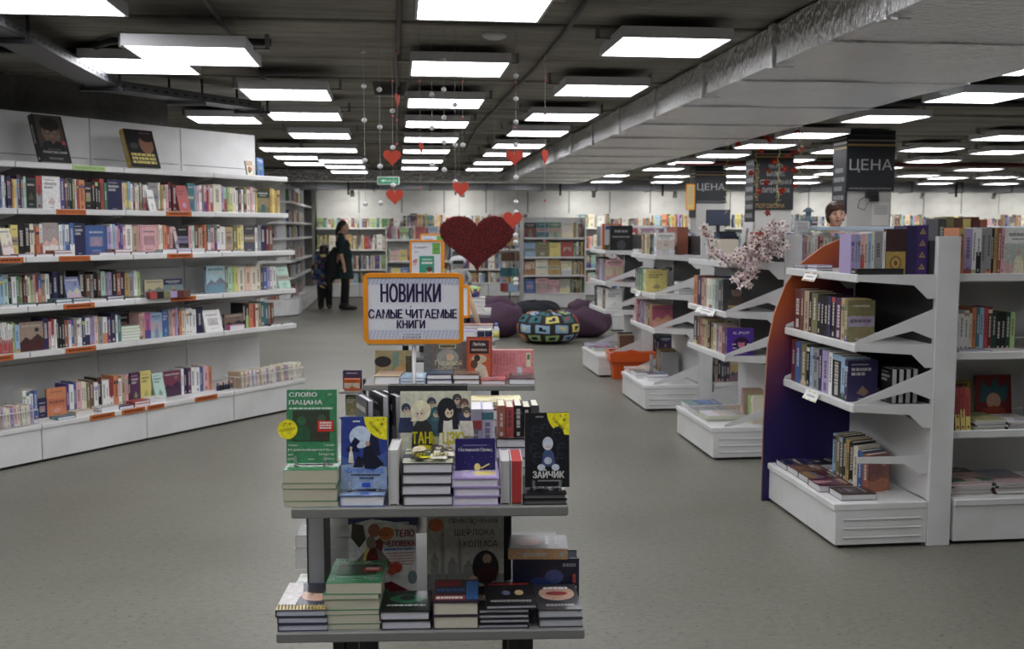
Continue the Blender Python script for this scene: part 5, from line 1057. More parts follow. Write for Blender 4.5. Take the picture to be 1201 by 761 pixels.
mags(F, .03, .03, .225, .20, .26, 5, 'left magazine pile on base of second end unit', ['blue', 'white', 'grey', 'white']); mags(F, .25, .02, .225, .20, .26, 4, 'middle magazine pile on base of second end unit', ['grey', 'white', 'cream']); mags(F, .47, .03, .225, .22, .28, 5, 'right magazine pile on base of second end unit', ['white', 'olive', 'lime', 'yellow']); mags(F, .20, .30, .225, .25, .15, 3, 'rear magazine pile on base of second end unit', ['tan', 'cream'])
erow('30 pink t 215;20 grey t 210;20 tan t 210', .226, .31, 'base '+e2, 1, .56, F, .14); erow('40 lime t 190;40 cream t 190', .226, .31, 'base '+e2, 1, .72, F, .12)
shelf_card(F, .28, 1.0, .42, 'silver foil card strip on second shelf of second end unit', ['white', 'grey', 'lilac'])
# ---- third end unit
F, r = EF[2]; e3 = 'of the third end unit'
erow('40 white t 180;40 cream t 180', 1.335, .2, 'top shelf '+e3, .8, .02, F)
for q in range(9): book(F @ T(.22+q*.04, .36, 1.336), .036, .24, .1, 'rust', 'black', row='back of the top shelf '+e3, weight=.8)
erow('26 tan t 180;24 brown t 180;30 cream t 178;60 gold t 178;24 darkgreen t 172;22 navy t 170;22 teal t 168;24 white t 190;160 white C 192', 1.335, .11, 'top shelf '+e3, .8, .28, F, k=2.2)
pile(F, .03, .09, 1.335, .2, .14, [.02, .02], ['white', 'cream'], 'front of top shelf '+e3, .8); pass
erow('30 plum t 200;26 green t 200;28 green t 202;26 lime t 200;20 cream t 200;190 yellow C 195', 1.0, .11, 'second shelf '+e3, .8, .06, F, k=3.); pile(F, .66, .31, 1.0, .14, .16, [.026]*4, ['white', 'navy', 'grey'], 'pile on the second shelf '+e3, .8)
erow('30 pink t 205;26 rust t 205;30 plum t 204;28 lilac t 202;26 brown t 200;26 lilac t 198;30 tan t 198;30 brown t 195;28 mustard t 195;180 red C 190', .705, .11, 'third shelf '+e3, .8, .03, F, k=2.6)
def art_blue2(a): a.ell(.5, .55, .34, .34, 'blue', 18).ell(.5, .55, .16, .18, 'red', 12)
erow('34 darkgrey t 235;34 brown t 235;30 mustard t 230;30 black t 225;30 olive t 225;30 brown t 220;34 grey t 220', .226, .28, 'base '+e3, .8, .18, F, .16)
pile(F, .02, .02, .225, .22, .24, [.016, .018, .014], ['white', 'rust', 'peach'], 'left pile on base '+e3, .8); pile(F, .28, .02, .225, .24, .22, [.03, .028], ['white', 'grey'], 'middle pile on base '+e3, .8)
pile(F, .55, .08, .225, .16, .18, [.04, .03], ['white', 'navy'], 'right pile on base '+e3, .8); book(F @ T(.60, .12, .2955) @ RZ(.2), .04, .16, .02, 'grey', row='base '+e3, weight=.8)
shelf_card(F, .30, 1.0, .14, 'small white card on second shelf of third end unit', ['white', 'cream'])
# ---- farthest end unit
F, r = EF[3]; e4 = 'of the farthest end unit'
def art_w(a): a.rect(.1, .05, .9, .95, (190, 196, 190)).ell(.6, .5, .2, .3, (110, 80, 60), 12).rect(.1, .0, .9, .2, (70, 90, 50)).rect(.15, .78, .8, .92, (60, 80, 150))
a_ = Art(.20, .28); art_w(a_); book(F @ T(.60, .10, 1.335), .04, .28, .20, (196, 90, 60), label='large framed picture book facing out on farthest end unit', art=a_, weight=4)
a_ = Art(.24, .27); a_.dashes(.2, .8, .7, .09, 'grey', 4).dashes(.1, .9, .5, .06, 'grey', 7).ell(.5, .22, .2, .18, 'darkgrey'); book(F @ T(.84, .13, 1.335), .04, .26, .24, 'black', label='large black picture book facing out on farthest end unit', art=a_, weight=4)
erow('24 rust t 200;30 black t 230;30 rust t 230;30 black t 230;30 rust t 230;30 black t 230', 1.335, .34, 'top shelf '+e4, .7, .10, F)
pile(F, .02, .09, 1.335, .2, .1, [.02, .015], ['grey', 'white'], 'front of top shelf '+e4, .7)
erow('60 black t 250;60 brown t 240;160 lilac F 235;60 grey t 235;60 black t 240;190 pink C 235', 1.0, .13, 'second shelf '+e4, .7, .10, F, k=1.6); pile(F, .02, .09, 1.0, .24, .12, [.014, .012], ['white', 'grey'], 'front of second shelf '+e4, .7)
erow('30 darkgreen t 220;110 darkgrey F 220;30 white t 215;150 white F 215;30 cream t 210;40 black t 200;40 brown t 200;180 white C 215', .705, .12, 'third shelf '+e4, .7, .08, F, k=2.2)
pile(F, .02, .02, .225, .25, .26, [.014, .016, .014], ['white', 'grey', 'lilac'], 'left pile on base '+e4, .7); pile(F, .32, .04, .225, .22, .24, [.025, .022], ['lime', 'black'], 'middle pile on base '+e4, .7); erow('40 darkgrey t 220;50 tan t 200;30 brown t 190', .226, .28, 'base '+e4, .7, .58, F, .16)
# fronts of the three rear rows
for i in (1, 2, 3):
    Fr = T(2.715, YR[i]-.006, 0)
    for k_ in range(2):
        for z, hh in ((1.335, .20), (.95, .21), (.56, .22), (.23, .2)):
            fill_row(Fr @ T(.92*k_, 0, 0), .02, .9, .10, z, hh, ['', 'second', 'third', 'farthest'][i]+' right row', [ALLC, ALLC, DARKS, DARKS][i] if z < 1.3 else LIGHTS, weight=.25, facep=.03)
# things standing above: magazines on the corner of the second row, dark green box
book(T(2.66, YR[1]+.05, 1.52) @ RZ(.5) @ RX(-.1) @ FACE, .012, .09, .15, (196, 196, 200), label='pale magazine standing at the corner of the second row', face=True, weight=3)

# ---------------------------------------------------------------- pillars with boards
def pillar(label, X, Y, w, dd, zb, art_front, art_side, lower=True):
    r = thing('pillar', label, 'pillar', T(X, Y, 0))
    MB().box((0, 0, 0), (w, dd, CEIL), C((206, 205, 202)), cut=.01).build('shaft', 'matte', r)
    MB().box((-.012, -.02, zb), (w+.012, -.002, CEIL-.01), C((34, 37, 42))).build('front_board', 'satin', r)
    MB().box((-.02, -.012, zb-.25), (-.002, dd, CEIL-.01), C((34, 37, 42))).build('side_board', 'satin', r)
    a = Art(w+.024, CEIL-.01-zb); art_front(a); a.out(MB(), T(-.012, -.0203, zb)).build('front_lettering', 'print', r)
    a = Art(dd+.012, CEIL-.01-zb+.25); art_side(a); a.out(MB(), T(-.0203, dd, zb-.25) @ RZ(-pi/2)).build('side_lettering', 'print', r)
    return r
def art_cena(a): a.rect(0, .90, 1, .93, 'darkgrey').rect(0, .82, 1, .85, 'grey').rect(0, .745, 1, .775, 'mustard').text('ЦЕНА', .5, .35, .17, (190, 190, 192), wide=.9, align='c').dashes(.05, .95, .03, .03, (120, 120, 124), 16)
def art_cside(a):
    a.rect(0, .90, 1, .925, 'grey').rect(0, .84, 1, .87, 'white').rect(0, .78, 1, .81, 'mustard')
    for q, (u0, u1) in enumerate(((.2, .8), (.1, .9), (.15, .75), (.1, .9))): a.dashes(u0, u1, .50-q*.11, .055, (150, 152, 156), 6)
P1 = pillar('near white pillar with black price board behind the cashier', 5.0, 11.0, .53, .34, 1.98, art_cena, art_cside)
P2 = pillar('distant white pillar with black price board, monitor at its foot', 5.15, 17.3, .52, .34, 2.01, art_cena, art_cside)
def art_board(a):
    a.rect(0, .93, 1, .95, 'grey').rect(0, .88, 1, .905, 'mustard')
    for t_, y_, w_ in (('НАУКА', .70, .36), ('БИЗНЕС', .57, .46), ('СПЕЦИАЛЬНАЯ', .43, .80), ('ЛИТЕРАТУРА', .29, .72)): a.text(t_, .54, y_, .075, (200, 200, 198), wide=w_, align='c')
    a.text('НОН-ФИКШН', .10, .16, .05, 'mustard', wide=.85, rot=pi/2).text('ПОГОВОРИ', .40, .03, .07, 'mustard', wide=.72, align='c')
def art_bside(a):
    for q in range(7): a.dashes(.1, .9, .82-q*.115, .06, (150, 152, 156), 6)
P3 = pillar('middle pillar with black board of book sections in white lettering', 4.98, 13.9, .54, .34, 1.83, art_board, art_bside)
m_ = MB().box((.20, -.09, 1.90), (.34, -.02, 1.97), C('black'), cut=.008).box((.23, -.12, 1.86), (.33, -.06, 1.92), C('black'), cut=.01)
m_.build('wall_camera', 'plastic', P1); MB().tube([(.22, -.03, 1.93), (.14, -.03, 1.88), (.12, -.03, 1.80), (.2, -.03, 1.77), (.24, -.03, 1.86)], .004, C('darkgrey'), 6).build('cable', 'plastic', P1)
m_ = MB().box((.30, -.006, 1.60), (.50, -.002, 1.86), C('white')); a = Art(.2, .26)
for q in range(5): a.dashes(.1, .9, .8-q*.08, .03, 'grey', 9)
a.out(m_, T(.30, -.0062, 1.60)).build('notice', 'print', P1)
r = thing('monitor', 'black monitor with bluish screen beside the distant pillar', 'monitor', T(5.22, 16.9, 1.62))
MB().box((0, 0, 0), (.42, .03, .27), C('black'), cut=.006).build('housing', 'plastic', r); MB().box((.015, -.003, .015), (.405, 0, .255), C((54, 60, 78))).build('screen', 'gloss', r); MB().box((.18, .01, -.5), (.24, .03, .0), C('black')).box((.05, -.03, -.51), (.37, .1, -.5), C('black')).build('stand', 'plastic', r)
p = on_y(810, 231, 17.1); hs = thing('hanging_sign', 'narrow orange framed sign hanging left of the distant pillar', 'sign', T(p.x, 17.1, p.z))
ring_prism(.15, .44, .02, .016, -.008, .008).build('frame', 'plastic', hs); a = Art(.13, .42); a.rect(0, 0, 1, 1, (214, 190, 120)); [a.dashes(.15, .85, .85-.09*q, .04, 'grey', 5) for q in range(8)]
MB().box((-.065, -.002, -.21), (.065, .002, .21), C('cream')).build('panel', 'paper', hs); a.out(MB(), T(-.065, -.0022, -.21)).build('print', 'print', hs); MB().tube([(0, 0, .22), (0, 0, CEIL-p.z)], .004, C('grey'), 6).build('rod', 'metal', hs)
# ---------------------------------------------------------------- blossom branch on the second end unit
F2, r2 = EF[1]
def flower(m_, p, s, col, core, rr):
    q = Matrix.Rotation(rr.uniform(0, 6.3), 4, Vector((rr.uniform(-1, 1), rr.uniform(-1, 1), rr.uniform(-1, 1))).normalized())
    for i in range(5):
        a = 2*pi*i/5; pts = [(0, 0, 0), (s*.55*cos(a-.5), s*.55*sin(a-.5), s*.22), (s*cos(a), s*sin(a), s*.3), (s*.55*cos(a+.5), s*.55*sin(a+.5), s*.22)]
        m_.poly([Vector(p)+(q.to_3x3() @ Vector(t)) for t in pts], col)
    m_.ball(p, s*.2, core, 5, 4)
r = thing('blossom_branch', 'artificial pale pink blossom branch trailing over second end unit', 'flowers', F2 @ T(.93, .17, 1.37) @ RZ(pi/2))
paths = [[(0, 0, 0), (.08, -.03, .06), (.16, -.03, .14), (.26, .02, .20)], [(0, 0, 0), (.04, -.06, -.04), (.02, -.07, -.12), (-.04, -.08, -.17)], [(.08, -.03, .06), (.16, -.04, .02), (.22, -.02, .06), (.27, .0, .12)], [(-.05, 0, .0), (-.14, -.02, -.02), (-.22, .0, .06), (-.24, .02, .2)]]
m_ = MB()
for p_ in paths: m_.tube(p_, [.005, .004, .003, .002][:len(p_)] if len(p_) == 4 else .003, C('brown'), 6)
m_.build('stems', 'matte', r); m_ = MB(); rr = random.Random(5)
for k_, p_ in enumerate(paths):
    for i in range([120, 95, 100, 60][k_]):
        t = rr.random()*(len(p_)-1.001); j = int(t); a, b = Vector(p_[j]), Vector(p_[j+1]); c = a.lerp(b, t-j)+Vector((rr.uniform(-.06, .06), rr.uniform(-.06, .03), rr.uniform(-.055, .055)))*(1 if k_ < 3 else .5)
        flower(m_, c, rr.uniform(.026, .038), jit(C((246, 234, 231)), .06), C((120, 50, 60)), rr)
o = m_.build('blossoms', 'matte', r); o['kind'] = 'stuff'
# pagoda ornament and papers near it
pg_ = on_y(930, 262, 7.3); r = thing('pagoda_ornament', 'small grey roofed pagoda ornament on the second row', 'ornament', T(pg_.x, 7.02, 1.572))
for z, s in ((0, .045), (.06, .034)): MB().lathe([(s*.6, z), (s*.6, z+.045), (s*1.25, z+.045), (s*1.2, z+.052), (s*.4, z+.075)], C((110, 128, 140)), 4, sm=False).build('tier', 'matte', r)
# ---------------------------------------------------------------- hanging garlands of balls and paper hearts
def heart_pts(w, n=28):
    return [(w*16*sin(t)**3/32., w*(13*cos(t)-5*cos(2*t)-2*cos(3*t)-cos(4*t))/32.) for t in [2*pi*i/n for i in range(n)]]
GY = 5.8
def garland(label, px, items, Y=GY):
    top = on_y(px, 200, Y); r = thing('hanging_garland', label, 'garland', T(top.x, Y, 0), 'hanging heart garlands'); zs = []; X0 = top.x
    for it in items:
        k_, x_, y_ = it[:3]; p = on_y(x_, y_, Y); dx = p.x-X0; zs.append(p.z)
        if k_ == 'b': MB().ball((dx*0, 0, p.z), .0155, C((226, 226, 228)), 12, 8, (1, 1, .9)).build('ball', 'matte', r)
        elif k_ == 's': MB().ball((0, 0, p.z), .007, C((214, 120, 110)), 8, 6).build('bead', 'matte', r)
        else:
            w, turn = it[3], it[4]
            MB().prism(heart_pts(w), -.002, .002, C((196, 70, 52))).build('paper_heart', 'matte', r, T(dx, -.004-(.012 if abs(dx) > .001 else 0), p.z) @ RZ(turn))
    MB().tube([(0, 0, CEIL), (0, 0, min(zs)-.02)], .0009, C((200, 200, 200)), 4).build('thread', 'matte', r)
garland('garland of five white balls, leftmost of the hanging strings', 428, [('b', 428, y) for y in (60, 101, 141, 188, 239)])
garland('second hanging string from left with four white balls', 446, [('b', 446, y) for y in (105, 149, 195, 238)])
garland('hanging string with two red hearts above each other near the exit sign', 461, [('b', 460, 130), ('b', 460, 173), ('b', 460, 217), ('s', 460, 95), ('s', 460, 136), ('h', 460, 184, .10, 0), ('h', 463, 230, .098, .1)])
garland('hanging string with one red heart seen edge on, upper left', 466, [('s', 466, 61), ('s', 466, 141), ('s', 466, 169), ('h', 466, 117, .085, 1.25)])
garland('hanging string with a narrow turned red heart over the centre lamps', 493, [('s', 493, 95), ('h', 494, 173, .075, 1.2), ('s', 493, 220)])
garland('hanging string with three white balls over the big heart', 507, [('b', 507, y) for y in (111, 150, 193)])
garland('hanging string with five white balls through the centre lamps', 521, [('b', 521, y) for y in (70, 105, 138, 167, 199)])
garland('hanging string ending in a tilted red heart above the big heart', 534, [('b', 534, 123), ('b', 534, 170), ('b', 534, 213), ('h', 540, 221, .095, .15)])
garland('long hanging string with white balls and two red hearts right of centre', 605, [('b', 605, y) for y in (89, 116, 143, 170, 208, 237, 249, 276, 284, 328, 333)]+[('s', 605, 97), ('s', 605, 150), ('h', 603, 184, .10, 0), ('h', 601, 257, .108, .05)])
garland('rightmost hanging string with a turned red heart before the foil duct', 639, [('s', 639, 94), ('s', 639, 134), ('h', 639, 183, .095, 1.05), ('s', 639, 235), ('s', 639, 283)])
garland('thin hanging string with small pink beads between centre lamps', 543, [('s', 543, 96), ('s', 543, 138), ('b', 533, 170)])
# the big heart of paper roses
p = on_y(559.5, 283, 7.6); hw = .54; r = thing('rose_heart', 'big dark red heart covered in paper roses, hanging over tables', 'heart', T(p.x, 7.6, p.z))
hp = [(x, z*.80+.02) for x, z in heart_pts(hw, 48)]
MB().prism(hp, -.03, .03, C((84, 14, 18))).build('heart_core', 'matte', r)
def inside(x, z):
    c = False; n = len(hp); j = n-1
    for i in range(n):
        if (hp[i][1] > z) != (hp[j][1] > z) and x < (hp[j][0]-hp[i][0])*(z-hp[i][1])/(hp[j][1]-hp[i][1])+hp[i][0]: c = not c
        j = i
    return c
m_ = MB(); rr = random.Random(3)
def rose(m_, p, s, rr):
    d = C((128, 22, 24)); k_ = rr.uniform(.45, 1.0); d = tuple(v*k_ for v in d); a0 = rr.uniform(0, 6)
    pts = []
    for i in range(7): a = a0+i*1.25; rad = s*(1-.11*i); pts.append((p[0]+rad*cos(a)*.8, p[1]-s*.1*i, p[2]+rad*sin(a)*.8))
    for i in range(6):
        q = (p[0], p[1]+.004, p[2]); m_.poly([pts[i], pts[i+1], q], tuple(v*rr.uniform(.7, 1.2) for v in d)); m_.poly([pts[i+1], pts[i], (p[0], p[1]-s*.5, p[2])], tuple(v*rr.uniform(.7, 1.2) for v in d))
zz = -.32
while zz < .3:
    xx = -.29
    while xx < .29:
        a, b = xx+rr.uniform(-.004, .004), zz+rr.uniform(-.004, .004)
        if inside(a, b): rose(m_, (a, -.034, b), .0125, rr); rose(m_, (a, .036, b), .0125, rr)
        xx += .0165
    zz += .0165
for i in range(len(hp)):
    for t in (0, .5):
        a = hp[i]; b = hp[(i+1) % len(hp)]
        for yy in (-.02, 0, .02): rose(m_, (a[0]+(b[0]-a[0])*t, yy, a[1]+(b[1]-a[1])*t), .016, rr)
o = m_.build('paper_roses', 'matte', r); o['kind'] = 'stuff'
for s in (-.13, .13): MB().tube([(s, 0, .18), (s, 0, CEIL-p.z)], .001, C('grey'), 4).build('thread', 'matte', r)
# red blossom garlands before the section board
rr = random.Random(9); GP = [(852, 145, 250, 'leftmost'), (886, 150, 232, 'second'), (912, 140, 240, 'middle thick'), (938, 140, 215, 'rightmost')]
FL = {0: [(866, 169)], 1: [(894, 177), (881, 203), (901, 201), (899, 214), (890, 224)], 2: [(897, 160), (904, 163), (909, 190), (918, 224), (901, 250), (920, 198), (924, 183)], 3: [(936, 155), (933, 179), (941, 176), (932, 200), (933, 219)]}
for i, (px, y0, y1, nm) in enumerate(GP):
    Y = 10.2; p = on_y(px, y1, Y); r = thing('blossom_garland', nm+' gold string of red blossoms hanging before the section board', 'garland', T(p.x, Y, 0), 'red blossom garlands'); m_ = MB()
    zt = CEIL if p.x > 3.5 else DZ0-.006; n = 34; path = [(.012*sin(k_*1.1), .01*cos(k_*1.7), zt+(p.z-zt)*k_/n) for k_ in range(n+1)]
    m_.tube(path, .0025 if i != 2 else .006, C((206, 196, 120)), 4); m_.build('gold_string', 'metal', r)
    m_ = MB()
    for k_ in range(40 if i != 2 else 80): q = path[rr.randrange(n)]; m_.ball((q[0]+rr.uniform(-.02, .02), q[1]+rr.uniform(-.02, .02), q[2]+rr.uniform(-.03, .03)), .006, C((214, 210, 170)), 5, 4)
    m_.build('tinsel', 'metal', r)['kind'] = 'stuff'
    for x_, y_ in FL[i]:
        q = on_y(x_, y_, Y); m_ = MB(); st_ = random.Random(x_*7+y_)
        for k_ in range(4): flower(m_, (0, .01*k_, 0), .042, C((190, 34, 34)), C((206, 150, 60)), st_)
        m_.build('red_blossom', 'matte', r, T(q.x-p.x, 0, q.z))
# ---------------------------------------------------------------- bean bags
def bag(label, X, Y, rx, ry, h, col, seed, top=.5, knot=None):
    r = thing('bean_bag', label, 'bean bag', T(X, Y, 0)); m_ = MB(); n, k_ = 44, 26; vs = []; fs = []
    for j in range(k_+1):
        t = j/k_
        ph = -.42*pi+t*.92*pi; rad = abs(cos(ph))**.55; z = h*(sin(ph)+1)/2
        for i in range(n):
            a = 2*pi*i/n; d = Vector((cos(a), sin(a), t*2.5)); f = 1+.10*noise.noise(d*1.6+Vector((seed, 0, 0)))+.05*sin(a*5+seed+t*7)*t
            vs.append((rx*rad*f*cos(a), ry*rad*f*sin(a), max(0, z+h*.10*noise.noise(d*2.2+Vector((0, seed, 0)))*t)))
    for j in range(k_):
        for i in range(n): fs.append((j*n+i, j*n+(i+1) % n, (j+1)*n+(i+1) % n, (j+1)*n+i))
    fs.append(tuple(range(n-1, -1, -1))); fs.append(tuple(range(k_*n, k_*n+n)))
    m_.add(vs, fs, C(col), True)
    o = m_.build('bag_body', 'cloth', r)
    if knot:
        m_ = MB(); kx, ky, kz, ks = knot; m_.ball((kx, ky, kz), ks, C(col), 18, 12, (1.25, .9, .75))
        for v in range(len(m_.v)): q = Vector(m_.v[v]); m_.v[v] = tuple(q+(q-Vector((kx, ky, kz)))*.25*noise.noise(q*9+Vector((seed, 0, 0))))
        m_.build('gathered_top', 'cloth', r)
    return r
PUR = (86, 66, 83)
bag('purple bean bag with gathered top left of the patterned pouf', 1.42, 14.8, .43, .38, .52, PUR, 2.1, knot=(.04, -.06, .46, .19))
bag('purple bean bag at right, partly behind the patterned pouf', 2.76, 14.7, .36, .36, .46, PUR, 5.7, knot=(-.08, -.03, .42, .17))
bag('dark speckled bean bag behind the pouf', 2.10, 15.3, .40, .38, .48, (40, 42, 46), 8.2)
r = thing('patterned_pouf', 'round dark pouf covered in colourful square patches', 'pouf', T(2.085, 13.95, 0)); m_ = MB()
def pouf(a, t):
    # t from 0 (floor) to 1 (sunken centre)
    ang = -pi/2*.92+t*pi*1.06; rx = .20+.235*cos(ang) if t < .9 else .20+.235*cos(-pi/2*.92+.9*pi*1.06)-(t-.9)*1.6
    z = .22+.21*sin(ang); f = 1+.03*sin(a*8)*t; return Vector((max(rx, .01)*f*cos(a), max(rx, .01)*f*sin(a), max(z-.012*(1-cos(a*9))*t, 0)))
n, k_ = 48, 22; vs = [pouf(2*pi*i/n, j/k_) for j in range(k_+1) for i in range(n)]; fs = [(j*n+i, j*n+(i+1) % n, (j+1)*n+(i+1) % n, (j+1)*n+i) for j in range(k_) for i in range(n)]+[tuple(range(n-1, -1, -1)), tuple(range(k_*n, k_*n+n))]
m_.add(vs, fs, C((58, 54, 54)), True); m_.build('pouf_body', 'cloth', r)
pc = ['yellow', 'lilac', 'grey', 'sky', 'orange', 'pink', 'lime', 'white', 'teal', 'red']
for j in range(4):
    for i in range(10):
        a0 = 2*pi*(i+.12+.5*(j % 2))/10; a1 = 2*pi*(i+.84+.5*(j % 2))/10; t0 = .16+j*.20; t1 = t0+.155; m_ = MB(); G = 4; c = rr.choice(pc); vs = []
        for u in range(G+1):
            for v in range(G+1):
                a = a0+(a1-a0)*u/G; t = t0+(t1-t0)*v/G; p = pouf(a, t); e = pouf(a+.01, t)-p; g = pouf(a, t+.01)-p; nn = e.cross(g).normalized(); vs.append(p+nn*.004)
        fs = [(u*(G+1)+v, (u+1)*(G+1)+v, (u+1)*(G+1)+v+1, u*(G+1)+v+1) for u in range(G) for v in range(G)]
        cl = [C(c)]*len(fs)
        k2 = rr.choice(['black', 'plum', 'navy', 'red', 'yellow'])
        for q in (5, 6, 9, 10): cl[q] = C(k2) if rr.random() < .75 else C(c)
        m_.add(vs, fs, cl, True); m_.build('patch', 'cloth', r)
# ---------------------------------------------------------------- orange shopping basket beside the farthest end unit
pA = on_z(713, 441, 0); pB = on_z(765, 444, 0); r = thing('shopping_basket', 'orange plastic shopping basket on the floor by end units', 'basket', T(pA.x-.02, pA.y-.26, 0) @ RZ(-.05)); OR = C((206, 84, 24)); m_ = MB(); bw, bd, bh = .46, .30, .28
def shell(x0, x1, y0, y1, z0, ix0, ix1, iy0, iy1, z1): return [(x0, y0, z0), (x1, y0, z0), (x1, y1, z0), (x0, y1, z0), (ix0, iy0, z1), (ix1, iy0, z1), (ix1, iy1, z1), (ix0, iy1, z1)]
o_ = shell(.035, bw-.035, .03, bd-.03, 0, 0, bw, 0, bd, bh); i_ = shell(.04, bw-.04, .035, bd-.035, .006, .006, bw-.006, .006, bd-.006, bh)
m_.add(o_, [(0, 3, 2, 1), (0, 1, 5, 4), (1, 2, 6, 5), (2, 3, 7, 6), (3, 0, 4, 7)], OR); m_.add(i_, [(0, 1, 2, 3), (4, 5, 1, 0), (5, 6, 2, 1), (6, 7, 3, 2), (7, 4, 0, 3)], OR)
m_.build('tub', 'plastic', r); m_ = MB()
for a, b in (((-.012, -.012, bh-.10), (bw+.012, .004, bh)), ((-.012, bd-.004, bh-.10), (bw+.012, bd+.012, bh)), ((-.012, .004, bh-.10), (.004, bd-.004, bh)), ((bw-.004, .004, bh-.10), (bw+.012, bd-.004, bh))): m_.box(a, b, OR, cut=.003)
m_.build('rim', 'plastic', r)
for i in range(9): MB().box((.06+i*.042, -.004+.024*(1-.3), .04), (.075+i*.042, .028, bh-.11), tuple(v*.8 for v in OR)).build('rib', 'plastic', r)
for yy in (.02, bd-.02): MB().box((.02, yy-.012, bh), (bw-.02, yy+.012, bh+.012), OR, cut=.003).box((bw/2-.05, yy-.014, bh+.002), (bw/2+.05, yy+.014, bh+.02), OR, cut=.004).build('handle', 'plastic', r)

# ---------------------------------------------------------------- shelving along the far walls
KP = KIDS+ALLC
# rounded bookcase at the far left
F5 = T(-2.42, 18.45, 0); r = thing('round_end_bookcase', 'far white bookcase with rounded shelf ends, left of the woman', 'bookcase', F5); zs5 = [.69, 1.0, 1.41, 1.70, 2.07, 2.38]
def qshelf(z, R, t): pts = [(0, 5.0), (0, 0)]+[(R*sin(a), R-R*cos(a)) for a in [pi/2*i/8 for i in range(9)]]+[(R, 5.0)]; return MB().prism(pts, z-t, z, W, axis='z')
for z in zs5[:5]: qshelf(z, .56, .04).build('shelf', 'white', r)
qshelf(.30, .66, .28).build('base', 'white', r); MB().box((0, .02, .3), (.03, 5.0, 2.42), W).build('back_panel', 'white', r)
for q in range(6): MB().box((.03, .35+q*.92, .3), (.46, .37+q*.92, 2.4), W).build('divider', 'white', r)
for z in (.30, .69, 1.0, 1.41, 1.70, 2.07):
    Fq = F5 @ T(.50, .58, z) @ RZ(pi/2)
    for q in range(3): fill_row(Fq, .0+q*.92, .68+q*.92, .0, 0, .23, 'rounded far bookcase', ALLC, weight=.5, facep=.2)
    fill_row(F5 @ T(.06, .30, z), .0, .26, .0, 0, .22, 'rounded far bookcase', ALLC, weight=.5, facep=.1)
# units along the back wall
BWZ = [.32, .64, 1.10, 1.60]
for i in range(18):
    x0 = -1.83+i*.99
    if 4.6 < x0 < 4.9: pass
    nm = '%s white wall bookcase from the left along the back wall' % ordn(i)
    shelf_unit(nm, T(x0, 23.72, 0), .99, .72, [.64, 1.10, 1.60], [.45, .45, .45], .32, 1.95, group='bookcases along the back wall', joints=(1.1,))
    for z, hh in ((.32, .26), (.64, .34), (1.10, .36), (1.60, .30)):
        Fq = T(x0, 23.72, 0); fill_row(Fq, .03, .96, .33 if z > .4 else .25, z, hh if z < 1.5 else rng.choice([.24, .3, .34]), 'bookcase along the back wall', KP if i < 9 else ALLC, .014, .045, weight=.5, facep=.16)
# free standing racks in front of the back wall
def rack(label, X0, X1, Y, zs, base, top, hh, pal, facep, face_w=(.2, .26), open_back=False):
    w = X1-X0; ru = shelf_unit(label, T(X0, Y, 0), w, .45, zs, [.38]*len(zs), base, top, name='display_rack', cat='rack', joints=(), group='racks before the back wall')
    for sx in (-.014, w+.014): MB().box((sx-.012, .04, 0), (sx+.012, .45, top), W, cut=.004).build('side_board', 'white', ru)
    for z in [base]+list(zs):
        x = .03
        while x < w-.05:
            if rng.random() < facep and x+face_w[1] < w:
                q = rng.uniform(*face_w); book(T(X0+x, Y+.14, z) @ RX(-.12) @ FACE, .014, min(hh, q*1.25), q, rng.choice(pal), row='%s' % label[6:], face=True, weight=.9); x += q+.01
            else:
                t = rng.uniform(.016, .04); book(T(X0+x, Y+.12, z), t-.001, hh*rng.uniform(.8, 1), .16, rng.choice(pal), row='%s' % label[6:], weight=.9); x += t
rack('white rack of picture books standing behind the bean bags', 2.50, 3.72, 20.0, [.66, 1.02, 1.40], .30, 1.80, .30, KIDS+['cream', 'brown', 'black'], .9)
rack('white rack of children books behind the main sign', -.16, 1.02, 19.0, [.62, .98, 1.38], .25, 1.62, .26, KIDS, .35, (.14, .2))
rack('white rack of small books right of the picture rack', 3.95, 4.95, 19.4, [.62, .98, 1.38], .25, 1.62, .22, ALLC, .3)
rack('white rack of board books behind farthest end unit', 3.3, 4.2, 15.4, [.62, .98, 1.36], .25, 1.62, .22, LIGHTS, .3)
rack('white rack of sticker books far right of pillars', 6.2, 7.6, 16.2, [.62, .98, 1.36], .25, 1.62, .24, KIDS, .3)
for i in range(3): rack('white rack of mixed books, %s beyond the right rows' % ordn(i), 7.9+i*1.5, 9.2+i*1.5, 17.5, [.62, .98, 1.36], .25, 1.62, .24, ALLC, .1)
# spinner rack left of the picture rack
r = thing('spinner_rack', 'slim wire rack of toys and cards left of picture rack', 'rack', T(2.22, 20.0, 0))
MB().lathe([(.24, 0), (.24, .03), (.02, .05)], C('darkgrey'), 20).build('foot', 'satin', r); MB().tube([(0, 0, .04), (0, 0, 1.75)], .015, C('grey'), 8).build('pole', 'metal', r)
for z in (.35, .65, .95, 1.25, 1.5):
    m_ = MB()
    for k_ in range(4): a = k_*pi/2+z; m_.box((-.1, -.16, z), (.1, -.10, z+.16), C(rng.choice(KIDS)), RZ(a))
    m_.build('card_pack', 'print', r); MB().lathe([(.17, z-.012), (.17, z)], C('grey'), 16).build('tray', 'metal', r)
